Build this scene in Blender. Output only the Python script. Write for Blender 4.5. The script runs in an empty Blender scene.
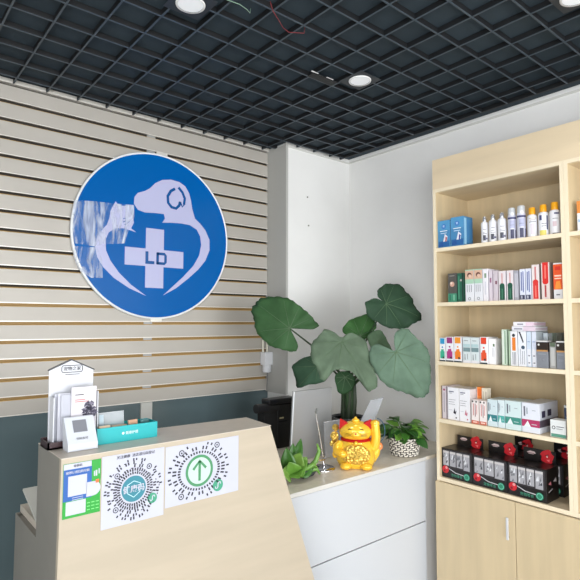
import bpy, bmesh, math, random
from mathutils import Vector, Matrix
from mathutils.geometry import tessellate_polygon
random.seed(4)
C = bpy.context.scene.collection
PI = math.pi

# ------------------------------------------------------------ materials
def lin(c):
    return tuple(((x/255)/12.92 if x/255 <= .04045 else (((x/255)+.055)/1.055)**2.4) for x in c)
_mc = {}
def mat(rgb, rough=.5, metal=0., spec=.5, bump=0., bscale=40., noise=0., nscale=6., stretch=None, trans=0., alpha=1., emit=0., coat=0., name=None, bumpkind='noise', sss=0., noise_rgb=None):
    key = (tuple(rgb), rough, metal, spec, bump, bscale, noise, nscale, stretch, trans, alpha, emit, coat, bumpkind, noise_rgb)
    if key in _mc: return _mc[key]
    m = bpy.data.materials.new(name or 'paint'); m.use_nodes = True
    nt = m.node_tree; b = nt.nodes['Principled BSDF']
    c = lin(rgb) + (1,)
    b.inputs['Base Color'].default_value = c
    b.inputs['Roughness'].default_value = rough
    b.inputs['Metallic'].default_value = metal
    b.inputs['Specular IOR Level'].default_value = spec
    b.inputs['Transmission Weight'].default_value = trans
    b.inputs['Alpha'].default_value = alpha
    b.inputs['Coat Weight'].default_value = coat
    if emit:
        b.inputs['Emission Color'].default_value = c; b.inputs['Emission Strength'].default_value = emit
    if noise or bump:
        tc = nt.nodes.new('ShaderNodeTexCoord'); mp = nt.nodes.new('ShaderNodeMapping')
        nt.links.new(tc.outputs['Object'], mp.inputs['Vector'])
        if stretch: mp.inputs['Scale'].default_value = stretch
    if noise:
        n = nt.nodes.new('ShaderNodeTexNoise'); n.inputs['Scale'].default_value = nscale; n.inputs['Detail'].default_value = 6
        nt.links.new(mp.outputs[0], n.inputs['Vector'])
        r = nt.nodes.new('ShaderNodeMix'); r.data_type = 'RGBA'
        c2 = lin(noise_rgb)+(1,) if noise_rgb else tuple(min(1, x*(1-noise)) for x in c[:3])+(1,)
        r.inputs['A'].default_value = c if noise_rgb else tuple(min(1, x*(1+noise*.6)) for x in c[:3])+(1,)
        r.inputs['B'].default_value = c2
        mr = nt.nodes.new('ShaderNodeMapRange'); mr.inputs[1].default_value = .35; mr.inputs[2].default_value = .65
        nt.links.new(n.outputs['Fac'], mr.inputs[0]); nt.links.new(mr.outputs[0], r.inputs['Factor'])
        nt.links.new(r.outputs['Result'], b.inputs['Base Color'])
    if bump:
        if bumpkind == 'voronoi':
            n = nt.nodes.new('ShaderNodeTexVoronoi'); out = n.outputs['Distance']
        else:
            n = nt.nodes.new('ShaderNodeTexNoise'); n.inputs['Detail'].default_value = 4; out = n.outputs['Fac']
        n.inputs['Scale'].default_value = bscale
        nt.links.new(mp.outputs[0], n.inputs['Vector'])
        bp = nt.nodes.new('ShaderNodeBump'); bp.inputs['Strength'].default_value = bump; bp.inputs['Distance'].default_value = .01
        nt.links.new(out, bp.inputs['Height']); nt.links.new(bp.outputs[0], b.inputs['Normal'])
    _mc[key] = m
    return m
def P(*rgb): return mat(rgb, rough=.45)
def filmmat():
    m=clearmat((225,232,246),.3,.3,'wrinkled_film'); nt=m.node_tree
    tc=nt.nodes.new('ShaderNodeTexCoord'); mp=nt.nodes.new('ShaderNodeMapping'); mp.inputs['Scale'].default_value=(22,1,5); mp.inputs['Rotation'].default_value=(0,.25,0)
    n=nt.nodes.new('ShaderNodeTexNoise'); n.inputs['Scale'].default_value=1.; n.inputs['Detail'].default_value=3; n.inputs['Distortion'].default_value=.8
    mr=nt.nodes.new('ShaderNodeMapRange'); mr.inputs[1].default_value=.42; mr.inputs[2].default_value=.68; mr.inputs[3].default_value=.06; mr.inputs[4].default_value=.75
    nt.links.new(tc.outputs['Object'],mp.inputs[0]); nt.links.new(mp.outputs[0],n.inputs['Vector']); nt.links.new(n.outputs['Fac'],mr.inputs[0])
    mx=[x for x in nt.nodes if x.type=='MIX_SHADER'][0]; nt.links.new(mr.outputs[0],mx.inputs[0]); return m
def clearmat(tint=(235,240,245), a=.22, rough=.08, name='clear_plastic'):
    m = bpy.data.materials.new(name); m.use_nodes = True; nt = m.node_tree; nt.nodes.clear()
    o = nt.nodes.new('ShaderNodeOutputMaterial'); mx = nt.nodes.new('ShaderNodeMixShader')
    t = nt.nodes.new('ShaderNodeBsdfTransparent'); g = nt.nodes.new('ShaderNodeBsdfPrincipled')
    g.inputs['Base Color'].default_value = lin(tint)+(1,); g.inputs['Roughness'].default_value = rough
    mx.inputs[0].default_value = a
    nt.links.new(t.outputs[0], mx.inputs[1]); nt.links.new(g.outputs[0], mx.inputs[2]); nt.links.new(mx.outputs[0], o.inputs[0])
    return m
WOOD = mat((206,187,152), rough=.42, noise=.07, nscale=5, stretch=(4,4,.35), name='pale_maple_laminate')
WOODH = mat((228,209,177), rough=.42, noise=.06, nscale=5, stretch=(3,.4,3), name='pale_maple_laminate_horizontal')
WOODEDGE = mat((236,222,194), rough=.45, name='laminate_edge')
DESKWOOD = mat((180,168,149), rough=.4, noise=.05, nscale=4, stretch=(.5,3,5), name='desk_front_laminate')
DESKGREY = mat((128,125,118), rough=.5, noise=.04, nscale=8, name='grey_desk_laminate')
DESKTOP = mat((196,187,174), rough=.35, noise=.05, nscale=20, name='taupe_desk_top')
WALLW = mat((232,232,230), rough=.75, noise=.03, nscale=2.5, bump=.06, bscale=60, name='white_plaster')
TEAL = mat((90,106,110), rough=.18, noise=.05, nscale=3, name='dark_teal_glossy_wall')
SLAT = mat((182,177,169), rough=.48, metal=.2, noise=.035, nscale=5, stretch=(.6,1,1), bump=.02, bscale=300, name='champagne_slat')
SLATLIP = mat((232,228,220), rough=.35, metal=.3, name='slat_lip')
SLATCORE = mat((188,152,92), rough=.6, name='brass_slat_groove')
BLACKGRID = mat((16,18,21), rough=.6, name='black_ceiling_grid')
GRIDLIT = mat((60,72,82), rough=.45, name='lit_grid_underside')  # floor bounce on the undersides of the black blades, put into the colour
SLAB = mat((44,58,68), rough=.85, noise=.12, nscale=3, name='dark_painted_slab')
FLOOR = mat((190,188,182), rough=.3, noise=.06, nscale=4, name='grey_floor_tile')
WHITE = mat((196,200,206), rough=.28, name='white_gloss_laminate')
PAPER = mat((186,188,202), rough=.6, name='white_paper')
COUNTER = mat((226,217,201), rough=.3, noise=.08, nscale=30, name='stone_counter')
COUNTEREDGE = mat((205,203,198), rough=.35, name='counter_edge')
STEEL = mat((190,192,194), rough=.25, metal=1., name='brushed_steel')
CHROME = mat((225,225,228), rough=.12, metal=1., name='chrome')
BLACKPL = mat((14,14,16), rough=.25, name='black_plastic')
CLEAR = clearmat()

# ------------------------------------------------------------ mesh builder
class MB:
    def __init__(s): s.v=[]; s.f=[]; s.mi=[]; s.sm=[]; s.mats=[]
    def _m(s, m):
        if m not in s.mats: s.mats.append(m)
        return s.mats.index(m)
    def add(s, vs, fs, m, smooth=False, T=None):
        o = len(s.v); i = s._m(m)
        for v in vs:
            v = Vector(v); s.v.append(T @ v if T is not None else v)
        for k, f in enumerate(fs):
            s.f.append([a+o for a in f]); s.mi.append(i); s.sm.append(smooth)
        return s
    def box(s, x0,x1,y0,y1,z0,z1, m, T=None, bev=0.):
        if bev:
            b = bmesh.new(); bmesh.ops.create_cube(b, size=1)
            for v in b.verts:
                v.co = Vector(((x0+x1)/2+v.co.x*(x1-x0), (y0+y1)/2+v.co.y*(y1-y0), (z0+z1)/2+v.co.z*(z1-z0)))
            bmesh.ops.bevel(b, geom=b.edges[:], offset=bev, segments=3, affect='EDGES', profile=.5)
            b.verts.index_update()
            s.add([v.co.copy() for v in b.verts], [[v.index for v in f.verts] for f in b.faces], m, False, T); b.free(); return s
        vs=[(x0,y0,z0),(x1,y0,z0),(x1,y1,z0),(x0,y1,z0),(x0,y0,z1),(x1,y0,z1),(x1,y1,z1),(x0,y1,z1)]
        return s.add(vs, [(0,3,2,1),(4,5,6,7),(0,1,5,4),(1,2,6,5),(2,3,7,6),(3,0,4,7)], m, False, T)
    def prism(s, poly, O, U, V, d, m, T=None, smooth=False):
        """poly of (u,v) in the plane O,U,V, thickness vector d"""
        O=Vector(O);U=Vector(U);V=Vector(V);d=Vector(d); n=len(poly)
        a=[O+U*p[0]+V*p[1] for p in poly]; b=[p+d for p in a]
        tri=[list(q) for q in tessellate_polygon([[Vector((p[0],p[1],0)) for p in poly]])]
        s.add(a+b, tri+[[i+n for i in reversed(t)] for t in tri], m, False, T)
        s.add(a+b, [(i,(i+1)%n,(i+1)%n+n,i+n) for i in range(n)], m, smooth, T)
        return s
    def lathe(s, prof, c, m, n=24, axis='z', T=None, smooth=True, caps=True):
        vs=[];fs=[]
        for r,z in prof:
            for k in range(n):
                a=2*PI*k/n; x,y=r*math.cos(a),r*math.sin(a)
                if axis=='z': p=(c[0]+x,c[1]+y,c[2]+z)
                elif axis=='y': p=(c[0]+x,c[1]+z,c[2]+y)
                else: p=(c[0]+z,c[1]+x,c[2]+y)
                vs.append(p)
        for i in range(len(prof)-1):
            for k in range(n):
                fs.append((i*n+k,i*n+(k+1)%n,(i+1)*n+(k+1)%n,(i+1)*n+k))
        s.add(vs,fs,m,smooth,T)
        if caps:
            s.add(vs[:n],[list(range(n-1,-1,-1))],m,False,T); s.add(vs[-n:],[list(range(n))],m,False,T)
        return s
    def ball(s, c, r, m, T=None, n=20, h=12):
        r = (r,r,r) if isinstance(r,(int,float)) else r
        vs=[];fs=[]
        for i in range(h+1):
            t=PI*i/h
            for k in range(n):
                a=2*PI*k/n; vs.append((c[0]+r[0]*math.sin(t)*math.cos(a), c[1]+r[1]*math.sin(t)*math.sin(a), c[2]-r[2]*math.cos(t)))
        for i in range(h):
            for k in range(n): fs.append((i*n+k,i*n+(k+1)%n,(i+1)*n+(k+1)%n,(i+1)*n+k))
        return s.add(vs,fs,m,True,T)
    def tube(s, pts, r, m, n=8, T=None, closed=False):
        pts=[Vector(p) for p in pts]; N=len(pts); vs=[];fs=[]
        rr = r if isinstance(r,(list,tuple)) else [r]*N
        up=None
        for i,p in enumerate(pts):
            if closed: t=(pts[(i+1)%N]-pts[i-1]).normalized()
            else: t=(pts[min(i+1,N-1)]-pts[max(i-1,0)]).normalized()
            if up is None:
                up=t.orthogonal().normalized()
            up=(up-t*up.dot(t)); up=up.normalized() if up.length>1e-6 else t.orthogonal().normalized()
            w=t.cross(up)
            for k in range(n):
                a=2*PI*k/n; vs.append(p+(up*math.cos(a)+w*math.sin(a))*rr[i])
        for i in range(N if closed else N-1):
            j=(i+1)%N
            for k in range(n): fs.append((i*n+k,i*n+(k+1)%n,j*n+(k+1)%n,j*n+k))
        s.add(vs,fs,m,True,T)
        if not closed:
            s.add(vs[:n],[list(range(n-1,-1,-1))],m,False,T); s.add(vs[-n:],[list(range(n))],m,False,T)
        return s
    def text(s, body, size, O, U, V, m, depth=.0006, align='CENTER', bold=0.):
        cu=bpy.data.curves.new('lettering','FONT'); cu.body=body; cu.size=size; cu.align_x=align; cu.align_y='CENTER'; cu.extrude=depth/2; cu.resolution_u=3; cu.offset=bold
        ob=bpy.data.objects.new('lettering',cu); C.objects.link(ob); bpy.context.view_layer.update()
        dg=bpy.context.evaluated_depsgraph_get(); me=bpy.data.meshes.new_from_object(ob.evaluated_get(dg))
        U=Vector(U);V=Vector(V);W=U.cross(V);O=Vector(O)
        s.add([O+U*v.co.x+V*v.co.y+W*(v.co.z+depth/2) for v in me.vertices],[list(p.vertices) for p in me.polygons],m)
        bpy.data.objects.remove(ob); bpy.data.curves.remove(cu); bpy.data.meshes.remove(me)
        return s
    def build(s, name, parent=None, local=False, bevel=0., solid=0.):
        me=bpy.data.meshes.new(name)
        off=Vector((0,0,0))
        if parent is not None:
            if not local:
                p=parent
                while p is not None: off+=p.location; p=p.parent
        elif not local and s.v:
            xs=[v.x for v in s.v];ys=[v.y for v in s.v];zs=[v.z for v in s.v]
            off=Vector(((min(xs)+max(xs))/2,(min(ys)+max(ys))/2,min(zs)))
        me.from_pydata([tuple(v-off) for v in s.v],[],s.f)
        for m in s.mats: me.materials.append(m)
        me.polygons.foreach_set('material_index',s.mi); me.polygons.foreach_set('use_smooth',s.sm)
        me.update(); me.validate()
        o=bpy.data.objects.new(name,me); C.objects.link(o)
        if parent is not None: o.parent=parent
        elif not local: o.location=off
        if bevel:
            b=o.modifiers.new('bevel','BEVEL'); b.width=bevel; b.segments=2; b.limit_method='ANGLE'
        if solid:
            b=o.modifiers.new('solid','SOLIDIFY'); b.thickness=solid; b.offset=0
        return o
def tag(o, label, cat, group=None):
    o['label']=label; o['category']=cat
    if group: o['group']=group
    return o
def thing(name, loc, label, cat, group=None):
    o=bpy.data.objects.new(name,None); C.objects.link(o); o.location=loc; o.empty_display_size=.05
    return tag(o,label,cat,group)
def struct(mb, name, **k):
    o=mb.build(name,**k); o['kind']='structure'; return o
def tree_copy(o, parent=None):
    c=o.copy(); C.objects.link(c)
    if parent is not None: c.parent=parent
    for ch in [x for x in list(bpy.data.objects) if x.parent==o]: tree_copy(ch,c)
    return c

# ------------------------------------------------------------ the room
H=2.70; SLABZ=2.724
struct(MB().box(-1.7,2.82,-5.0,2.9,-.05,0,FLOOR),'floor')
struct(MB().box(-1.7,2.82,-5.0,2.9,SLABZ,SLABZ+.08,SLAB),'ceiling')
struct(MB().box(2.816,2.9,-5.0,2.9,0,SLABZ,WALLW),'wall_right')
struct(MB().box(-1.75,-1.6,-5.0,-3.6,0,SLABZ,WALLW).box(-1.75,-1.6,.3,2.9,0,SLABZ,WALLW).box(-1.75,-1.6,-3.6,.3,0,.4,WALLW).box(-1.75,-1.6,-3.6,.3,2.5,SLABZ,WALLW),'wall_left')
wl=MB()
for y in (-3.57,-2.28,-.99,.27): wl.box(-1.72,-1.66,y-.025,y+.025,.4,2.5,BLACKGRID)
wl.box(-1.72,-1.66,-3.6,.3,.4,.45,BLACKGRID).box(-1.72,-1.66,-3.6,.3,2.45,2.5,BLACKGRID)
w2=struct(wl,'added_side_window')  # unseen window added so side light reaches the shelf and right wall
MB().box(-1.695,-1.685,-3.55,.25,.45,2.45,clearmat((230,240,240),.06,.02,'window_glass')).build('window_pane',w2)
wb=MB(); wb.box(-1.7,2.207,2.88,2.98,0,1.03,TEAL); wb.box(-1.7,2.207,2.88,2.98,1.03,SLABZ,mat((44,38,32),rough=.8,name='shaded_slat_cavity'))  # shade inside the slat grooves is put into the dark backing colour
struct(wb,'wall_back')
col=MB(); col.box(2.207,2.816,2.673,2.98,0,SLABZ,WALLW)
struct(col,'wall_column')
# shopfront behind the viewer: mullions, glass, door
wf=MB()
for x in (-1.6,-.5,.6,1.7,2.78): wf.box(x-.03,x+.03,-5.0,-4.94,0,2.7,BLACKGRID)
wf.box(-1.6,2.8,-5.0,-4.94,2.64,2.72,BLACKGRID); wf.box(-1.6,2.8,-5.0,-4.94,0,.08,BLACKGRID); wf.box(-1.6,2.82,-5.0,-4.94,2.72,SLABZ,WALLW)
w1=struct(wf,'window_1')
gp=MB().box(-1.6,2.8,-4.975,-4.965,.08,2.64,clearmat((230,240,240),.06,.02,'window_glass')).build('window_pane',w1)
# slats
PITCH=.0928; Z0=1.033
sl=MB()
for k in range(18):
    z=Z0+PITCH*k; zt=min(z+.0750, 2.712)
    sl.box(-1.6,2.185,2.86,2.879,z+.003,zt,SLAT)
    sl.box(-1.6,2.185,2.858,2.862,z,z+.0045,SLATLIP)
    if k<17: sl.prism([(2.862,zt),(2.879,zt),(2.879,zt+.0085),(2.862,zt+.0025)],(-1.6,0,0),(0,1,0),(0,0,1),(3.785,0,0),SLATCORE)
sl.box(-1.6,2.2,2.853,2.879,2.698,2.72,SLATLIP)
GROOVELIT=mat((150,120,70),rough=.6,name='lit_groove_brass')  # brass fill added to lower rows only; upper rows keep the painted shade
for k in range(17):
    z=Z0+PITCH*k+.0750
    sl.box(1.286,1.338,2.866,2.8795,z-.002,z+.0185,mat((168,168,166),rough=.4,metal=.3,name='clip_metal'))
    if k<6: sl.box(-1.6,2.185,2.870,2.8795,z,z+.018,GROOVELIT)
    sl.lathe([(.005,0),(.005,.004)],(2.177,2.862,z+.008),STEEL,n=8,axis='y')
o=sl.build('slatted_wall_panel'); o['kind']='structure'; o.name='trim_1'
# joiner clips and light upright below the slats
post=MB().box(1.278,1.346,2.862,2.879,.02,1.03,mat((196,196,190),rough=.5,name='pale_upright'))
struct(post,'trim_2')
tr=MB().box(2.188,2.2065,2.66,2.879,1.02,2.70,mat((176,176,172),rough=.6,name='shaded_column_side')); struct(tr,'trim_3')  # grey strip over the white column's left face, its shade put into the colour
# thin ceiling trim on right wall and column
ct=MB(); ct.box(2.810,2.8155,-4.9,2.6725,2.688,2.70,mat((205,205,200),rough=.7,name='ceiling_trim')); ct.box(2.207,2.8155,2.668,2.6725,2.688,2.70,mat((205,205,200),rough=.7,name='ceiling_trim'))
struct(ct,'trim_4')
# open-cell grid
g=MB(); S=.1565; bt=.0065; hb=.0225
xs=[]; x=.561
while x>-1.6: x-=S
while x<2.79:
    xs.append(x); x+=S
ys=[]; y=2.775
while y>-4.8:
    ys.append(y); y-=S
for x in xs:
    y1=2.85 if x<2.2 else 2.66
    if x<2.70: g.box(x-bt/2,x+bt/2,-4.9,y1,H,H+hb,BLACKGRID); g.box(x-bt/2-.0005,x+bt/2+.0005,-4.9,y1,H-.002,H,GRIDLIT)
for y in ys:
    x1=2.70 if y<2.665 else 2.2
    g.box(-1.6,x1,y-bt/2,y+bt/2,H,H+hb+.0005,BLACKGRID); g.box(-1.6,x1,y-bt/2-.0005,y+bt/2+.0005,H-.0022,H-.0002,GRIDLIT)
g.box(2.70,2.712,-4.9,2.66,H,H+hb,BLACKGRID)
o=struct(g,'ceiling_grid')
def downlight(x,y,label):
    t=thing('downlight',(x,y,H-.008),label,'ceiling light','round recessed ceiling lights')
    MB().box(x-.075,x+.075,y-.075,y+.075,H-.0035,H-.0023,mat((40,46,52),rough=.5)).build('mounting_plate',t)
    MB().lathe([(.047,-.006),(.055,-.006),(.056,-.002),(.047,-.002)],(x,y,H-.0015),mat((235,235,235),rough=.4,name='white_trim_ring'),n=32,caps=False).build('trim_ring',t)
    MB().lathe([(.047,-.0045),(.047,-.0025)],(x,y,H-.0015),mat((225,228,232),rough=.5,emit=.3,name='lit_diffuser'),n=32).build('diffuser',t)
downlight(1.874,1.701,'small round white ceiling light in the middle of the black grid ceiling')
downlight(.921,1.69,'round white ceiling light cut by the top edge, above the round sign')
downlight(1.99,.735,'round white ceiling light at the top right corner, above the tall shelf')
def wire(pts,rgb,label):
    tag(MB().tube(pts,.0016,mat(rgb,rough=.6),n=6).build('cable'),label,'cable')
wire([(1.00,1.57,2.69),(1.06,1.565,2.692),(1.10,1.575,2.693),(1.125,1.59,2.696),(1.135,1.60,2.7235)],(120,150,132),'thin pale green wire dangling from the black ceiling grid')
wire([(1.165,1.514,2.7235),(1.18,1.516,2.692),(1.24,1.55,2.688),(1.283,1.581,2.693),(1.32,1.588,2.69),(1.378,1.559,2.695),(1.38,1.556,2.7235)],(116,34,40),'thin red wire dangling from the black ceiling grid')
tag(MB().box(1.62,1.665,1.775,1.785,H-.004,H-.0005,CHROME).box(1.72,1.765,1.775,1.785,H-.004,H-.0005,CHROME).box(1.64,1.80,1.786,1.83,H-.006,H-.0005,BLACKGRID).build('smoke_vent'),'small dark bracket with two shiny clips beside the middle ceiling light','bracket')
LEAVES={
'L1':((1.897, 2.27, 1.461),(-0.738, -0.647, 0.193),[(1.898, 2.271, 1.469), (1.943, 2.217, 1.461), (1.98, 2.173, 1.458), (2.01, 2.147, 1.481), (1.998, 2.168, 1.506), (1.98, 2.199, 1.543), (1.959, 2.235, 1.583), (1.929, 2.28, 1.618), (1.902, 2.319, 1.645), (1.856, 2.374, 1.654), (1.812, 2.422, 1.649), (1.781, 2.453, 1.631), (1.763, 2.463, 1.596), (1.758, 2.455, 1.549), (1.76, 2.438, 1.5), (1.765, 2.415, 1.445), (1.783, 2.381, 1.4), (1.806, 2.345, 1.366), (1.838, 2.303, 1.348), (1.868, 2.264, 1.334), (1.9, 2.228, 1.335), (1.913, 2.22, 1.36), (1.914, 2.229, 1.388), (1.902, 2.253, 1.426)]),
'L2':((2.056, 2.012, 1.388),(-0.574, -0.685, 0.449),[(2.062, 2.025, 1.415), (2.097, 2.005, 1.431), (2.138, 1.968, 1.426), (2.162, 1.93, 1.399), (2.146, 1.881, 1.303), (2.142, 1.844, 1.242), (2.137, 1.815, 1.192), (2.085, 1.833, 1.152), (2.066, 1.875, 1.192), (2.042, 1.924, 1.237), (2.009, 1.959, 1.247), (1.964, 1.989, 1.236), (1.923, 2.001, 1.201), (1.9, 2.023, 1.206), (1.907, 2.054, 1.262), (1.9, 2.09, 1.308), (1.912, 2.111, 1.356), (1.941, 2.115, 1.398), (1.978, 2.105, 1.431), (2.015, 2.096, 1.464), (2.039, 2.065, 1.448)]),
'L3':((2.063, 2.213, 1.243),(-0.841, -0.539, 0.042),[(2.032, 2.266, 1.298), (2.067, 2.211, 1.295), (2.086, 2.178, 1.25), (2.093, 2.162, 1.183), (2.074, 2.189, 1.151), (2.027, 2.261, 1.131), (1.987, 2.321, 1.11), (1.981, 2.337, 1.187), (1.976, 2.349, 1.245)]),
'L4':((2.149, 2.08, 1.185),(-0.555, -0.82, 0.141),[(2.103, 2.114, 1.196), (2.157, 2.081, 1.218), (2.196, 2.047, 1.175), (2.18, 2.048, 1.115), (2.125, 2.081, 1.091), (2.104, 2.101, 1.126)]),
'L5':((2.303, 2.104, 1.415),(-0.601, -0.718, 0.35),[(2.231, 2.179, 1.447), (2.265, 2.174, 1.493), (2.318, 2.149, 1.534), (2.375, 2.111, 1.555), (2.403, 2.072, 1.522), (2.398, 2.053, 1.474), (2.375, 2.059, 1.447), (2.338, 2.072, 1.409), (2.293, 2.095, 1.381), (2.251, 2.144, 1.409)]),
'L6':((2.367, 1.957, 1.605),(-0.467, -0.791, 0.396),[(2.375, 1.954, 1.609), (2.348, 1.978, 1.626), (2.34, 1.995, 1.651), (2.349, 2.005, 1.68), (2.374, 2.003, 1.706), (2.416, 1.988, 1.727), (2.461, 1.964, 1.731), (2.503, 1.931, 1.715), (2.519, 1.902, 1.676), (2.532, 1.874, 1.634), (2.532, 1.849, 1.586), (2.545, 1.819, 1.54), (2.502, 1.828, 1.508), (2.445, 1.848, 1.481), (2.373, 1.88, 1.46), (2.326, 1.915, 1.475), (2.28, 1.959, 1.507), (2.252, 1.994, 1.545), (2.256, 2.021, 1.604), (2.279, 2.018, 1.624), (2.326, 1.997, 1.638)]),
'L7':((2.324, 1.983, 1.388),(-0.543, -0.804, 0.242),[(2.282, 2.022, 1.423), (2.337, 1.994, 1.451), (2.366, 1.966, 1.422), (2.377, 1.942, 1.371), (2.39, 1.92, 1.325), (2.354, 1.942, 1.32), (2.29, 1.985, 1.314), (2.279, 2.005, 1.36)]),
'L8':((2.246, 1.791, 1.336),(-0.709, -0.691, 0.141),[(2.244, 1.796, 1.345), (2.245, 1.803, 1.391), (2.255, 1.803, 1.439), (2.279, 1.783, 1.462), (2.308, 1.753, 1.458), (2.332, 1.72, 1.416), (2.356, 1.687, 1.375), (2.37, 1.662, 1.327), (2.368, 1.651, 1.262), (2.357, 1.646, 1.18), (2.343, 1.647, 1.116), (2.308, 1.679, 1.099), (2.27, 1.722, 1.115), (2.231, 1.765, 1.131), (2.193, 1.81, 1.16), (2.165, 1.847, 1.2), (2.15, 1.874, 1.259), (2.144, 1.892, 1.318), (2.154, 1.891, 1.36), (2.185, 1.863, 1.378), (2.216, 1.826, 1.355)]),
}
# ------------------------------------------------------------ round sign
DOG = [(-0.147, 0.17), (-0.144, 0.211), (-0.124, 0.238), (-0.082, 0.255), (-0.05, 0.277), (-0.018, 0.313), (0.026, 0.34), (0.082, 0.352), (0.14, 0.347), (0.18, 0.327), (0.207, 0.288), (0.22, 0.246), (0.23, 0.193), (0.25, 0.135), (0.288, 0.107), (0.325, 0.07), (0.356, 0.012), (0.357, -0.054), (0.328, -0.123), (0.279, -0.181), (0.208, -0.243), (0.127, -0.306), (0.042, -0.352), (0.093, -0.307), (0.172, -0.236), (0.243, -0.162), (0.283, -0.094), (0.297, -0.027), (0.289, 0.027), (0.264, 0.067), (0.215, 0.09), (0.156, 0.093), (0.086, 0.089), (0.03, 0.082), (0.048, 0.109), (0.04, 0.135), (-0.015, 0.134), (-0.079, 0.129), (-0.122, 0.138)]
CAT = [(-0.254, 0.168), (-0.269, 0.138), (-0.282, 0.111), (-0.287, 0.071), (-0.3, 0.031), (-0.328, -0.005), (-0.355, -0.052), (-0.363, -0.1), (-0.349, -0.156), (-0.313, -0.21), (-0.254, -0.264), (-0.164, -0.318), (-0.063, -0.358), (-0.154, -0.298), (-0.226, -0.233), (-0.276, -0.169), (-0.302, -0.114), (-0.307, -0.056), (-0.289, -0.012), (-0.251, 0.016), (-0.201, 0.021), (-0.129, 0.006), (-0.161, 0.026), (-0.145, 0.06), (-0.152, 0.095), (-0.169, 0.117), (-0.165, 0.157), (-0.19, 0.154), (-0.214, 0.148), (-0.234, 0.145)]
CV = [(-0.071, 0.035), (0.042, 0.046), (0.044, -0.309), (-0.069, -0.31)]
CH = [(-0.195, -0.088), (0.172, -0.071), (0.174, -0.181), (-0.195, -0.186)]
EAR = [(0.11, 0.3), (0.083, 0.282), (0.063, 0.248), (0.066, 0.208), (0.089, 0.184), (0.119, 0.18), (0.14, 0.202), (0.153, 0.242), (0.172, 0.211)]
EAR2 = [(0.133, 0.312), (0.16, 0.286), (0.177, 0.25), (0.172, 0.211)]
W1 = [(-0.208, 0.076), (-0.184, 0.083)]
W2 = [(-0.208, 0.056), (-0.18, 0.072)]
W3 = [(-0.2, 0.041), (-0.172, 0.063)]
L = [(-0.064, -0.1), (-0.063, -0.169), (-0.016, -0.169)]
D = [(-0.002, -0.103), (0.049, -0.101), (0.059, -0.129), (0.05, -0.167), (-0.005, -0.169), (-0.002, -0.103)]
FILM = [(-0.482, 0.139), (-0.369, 0.15), (-0.264, 0.153), (-0.153, 0.159), (-0.146, 0.09), (-0.181, 0.012), (-0.199, -0.065), (-0.326, -0.083), (-0.367, -0.1), (-0.469, -0.092), (-0.489, 0.017)]
FILM2 = [(-0.472, -0.107), (-0.354, -0.103), (-0.324, -0.163), (-0.321, -0.268), (-0.381, -0.271), (-0.451, -0.229), (-0.478, -0.157)]
BLUE = mat((0,92,168), rough=.22, spec=.25, name='glossy_blue_sign')
LILAC = mat((184,186,220), rough=.3, name='pale_lilac_sign_print')
SC=(1.345,2.848,2.005); SR=.492
t=thing('round_sign',(SC[0],2.858,SC[2]-SR),'large round blue sign with white dog and cat outline and cross on the slatted wall','sign')
MB().lathe([(SR-.008,0),(SR-.008,-.022)],(SC[0],2.856,SC[2]),BLUE,n=96,axis='y').build('face_panel',t)
MB().lathe([(SR-.010,0),(SR,0),(SR,-.026),(SR-.010,-.026),(SR-.010,0)],(SC[0],2.857,SC[2]),mat((235,238,240),rough=.3,name='white_rim'),n=96,axis='y',caps=False).build('rim',t)
SO=(SC[0],2.834,SC[2]); SU=(1,0,0); SV=(0,0,1); SD=(0,-.0014,0)
MB().prism(DOG,SO,SU,SV,SD,LILAC).build('dog_emblem',t)
MB().prism(CAT,SO,SU,SV,SD,LILAC).build('cat_emblem',t)
cr=MB(); cr.prism([(-.0705,.04),(.043,.04),(.043,-.082),(.173,-.082),(.173,-.184),(.043,-.184),(.043,-.31),(-.0705,-.31),(-.0705,-.184),(-.195,-.184),(-.195,-.082),(-.0705,-.082)],SO,SU,SV,SD,LILAC)
cr.build('cross_emblem',t)
def stroke(mb,pts,w,O,U,V,D,m):
    pts=[Vector((p[0],p[1],0)) for p in pts]; L=[];R_=[]
    for i,p in enumerate(pts):
        d=(pts[min(i+1,len(pts)-1)]-pts[max(i-1,0)]).normalized(); n=Vector((-d.y,d.x,0))*w/2
        L.append((p.x+n.x,p.y+n.y)); R_.append((p.x-n.x,p.y-n.y))
    for i in range(len(pts)-1):
        mb.prism([L[i],L[i+1],R_[i+1],R_[i]],O,U,V,D,m)
DB=mat((20,84,150),rough=.2,name='deep_blue_lettering')
SO2=(SC[0],2.8325,SC[2])
lt=MB()
lt.prism([(-.072,-.098),(-.054,-.098),(-.054,-.153),(-.016,-.153),(-.016,-.171),(-.072,-.171)],SO2,SU,SV,SD,DB)
stroke(lt,[(.0,-.106),(.048,-.106),(.055,-.115),(.055,-.155),(.048,-.163),(.0,-.163)],.016,SO2,SU,SV,SD,DB); stroke(lt,[(.004,-.100),(.004,-.170)],.016,SO2,SU,SV,SD,DB)
lt.build('lettering',t)
er=MB(); stroke(er,EAR[:7]+[(.146,.225)],.017,SO2,SU,SV,SD,DB); stroke(er,EAR2,.016,SO2,SU,SV,SD,DB); stroke(er,[(.146,.225),(.162,.195),(.172,.211)],.009,SO2,SU,SV,SD,DB)
er.build('ear_line',t)
er=MB()
for w in (W1,W2,W3): stroke(er,w,.005,SO2,SU,SV,SD,DB)
er.build('whisker_lines',t)
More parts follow.
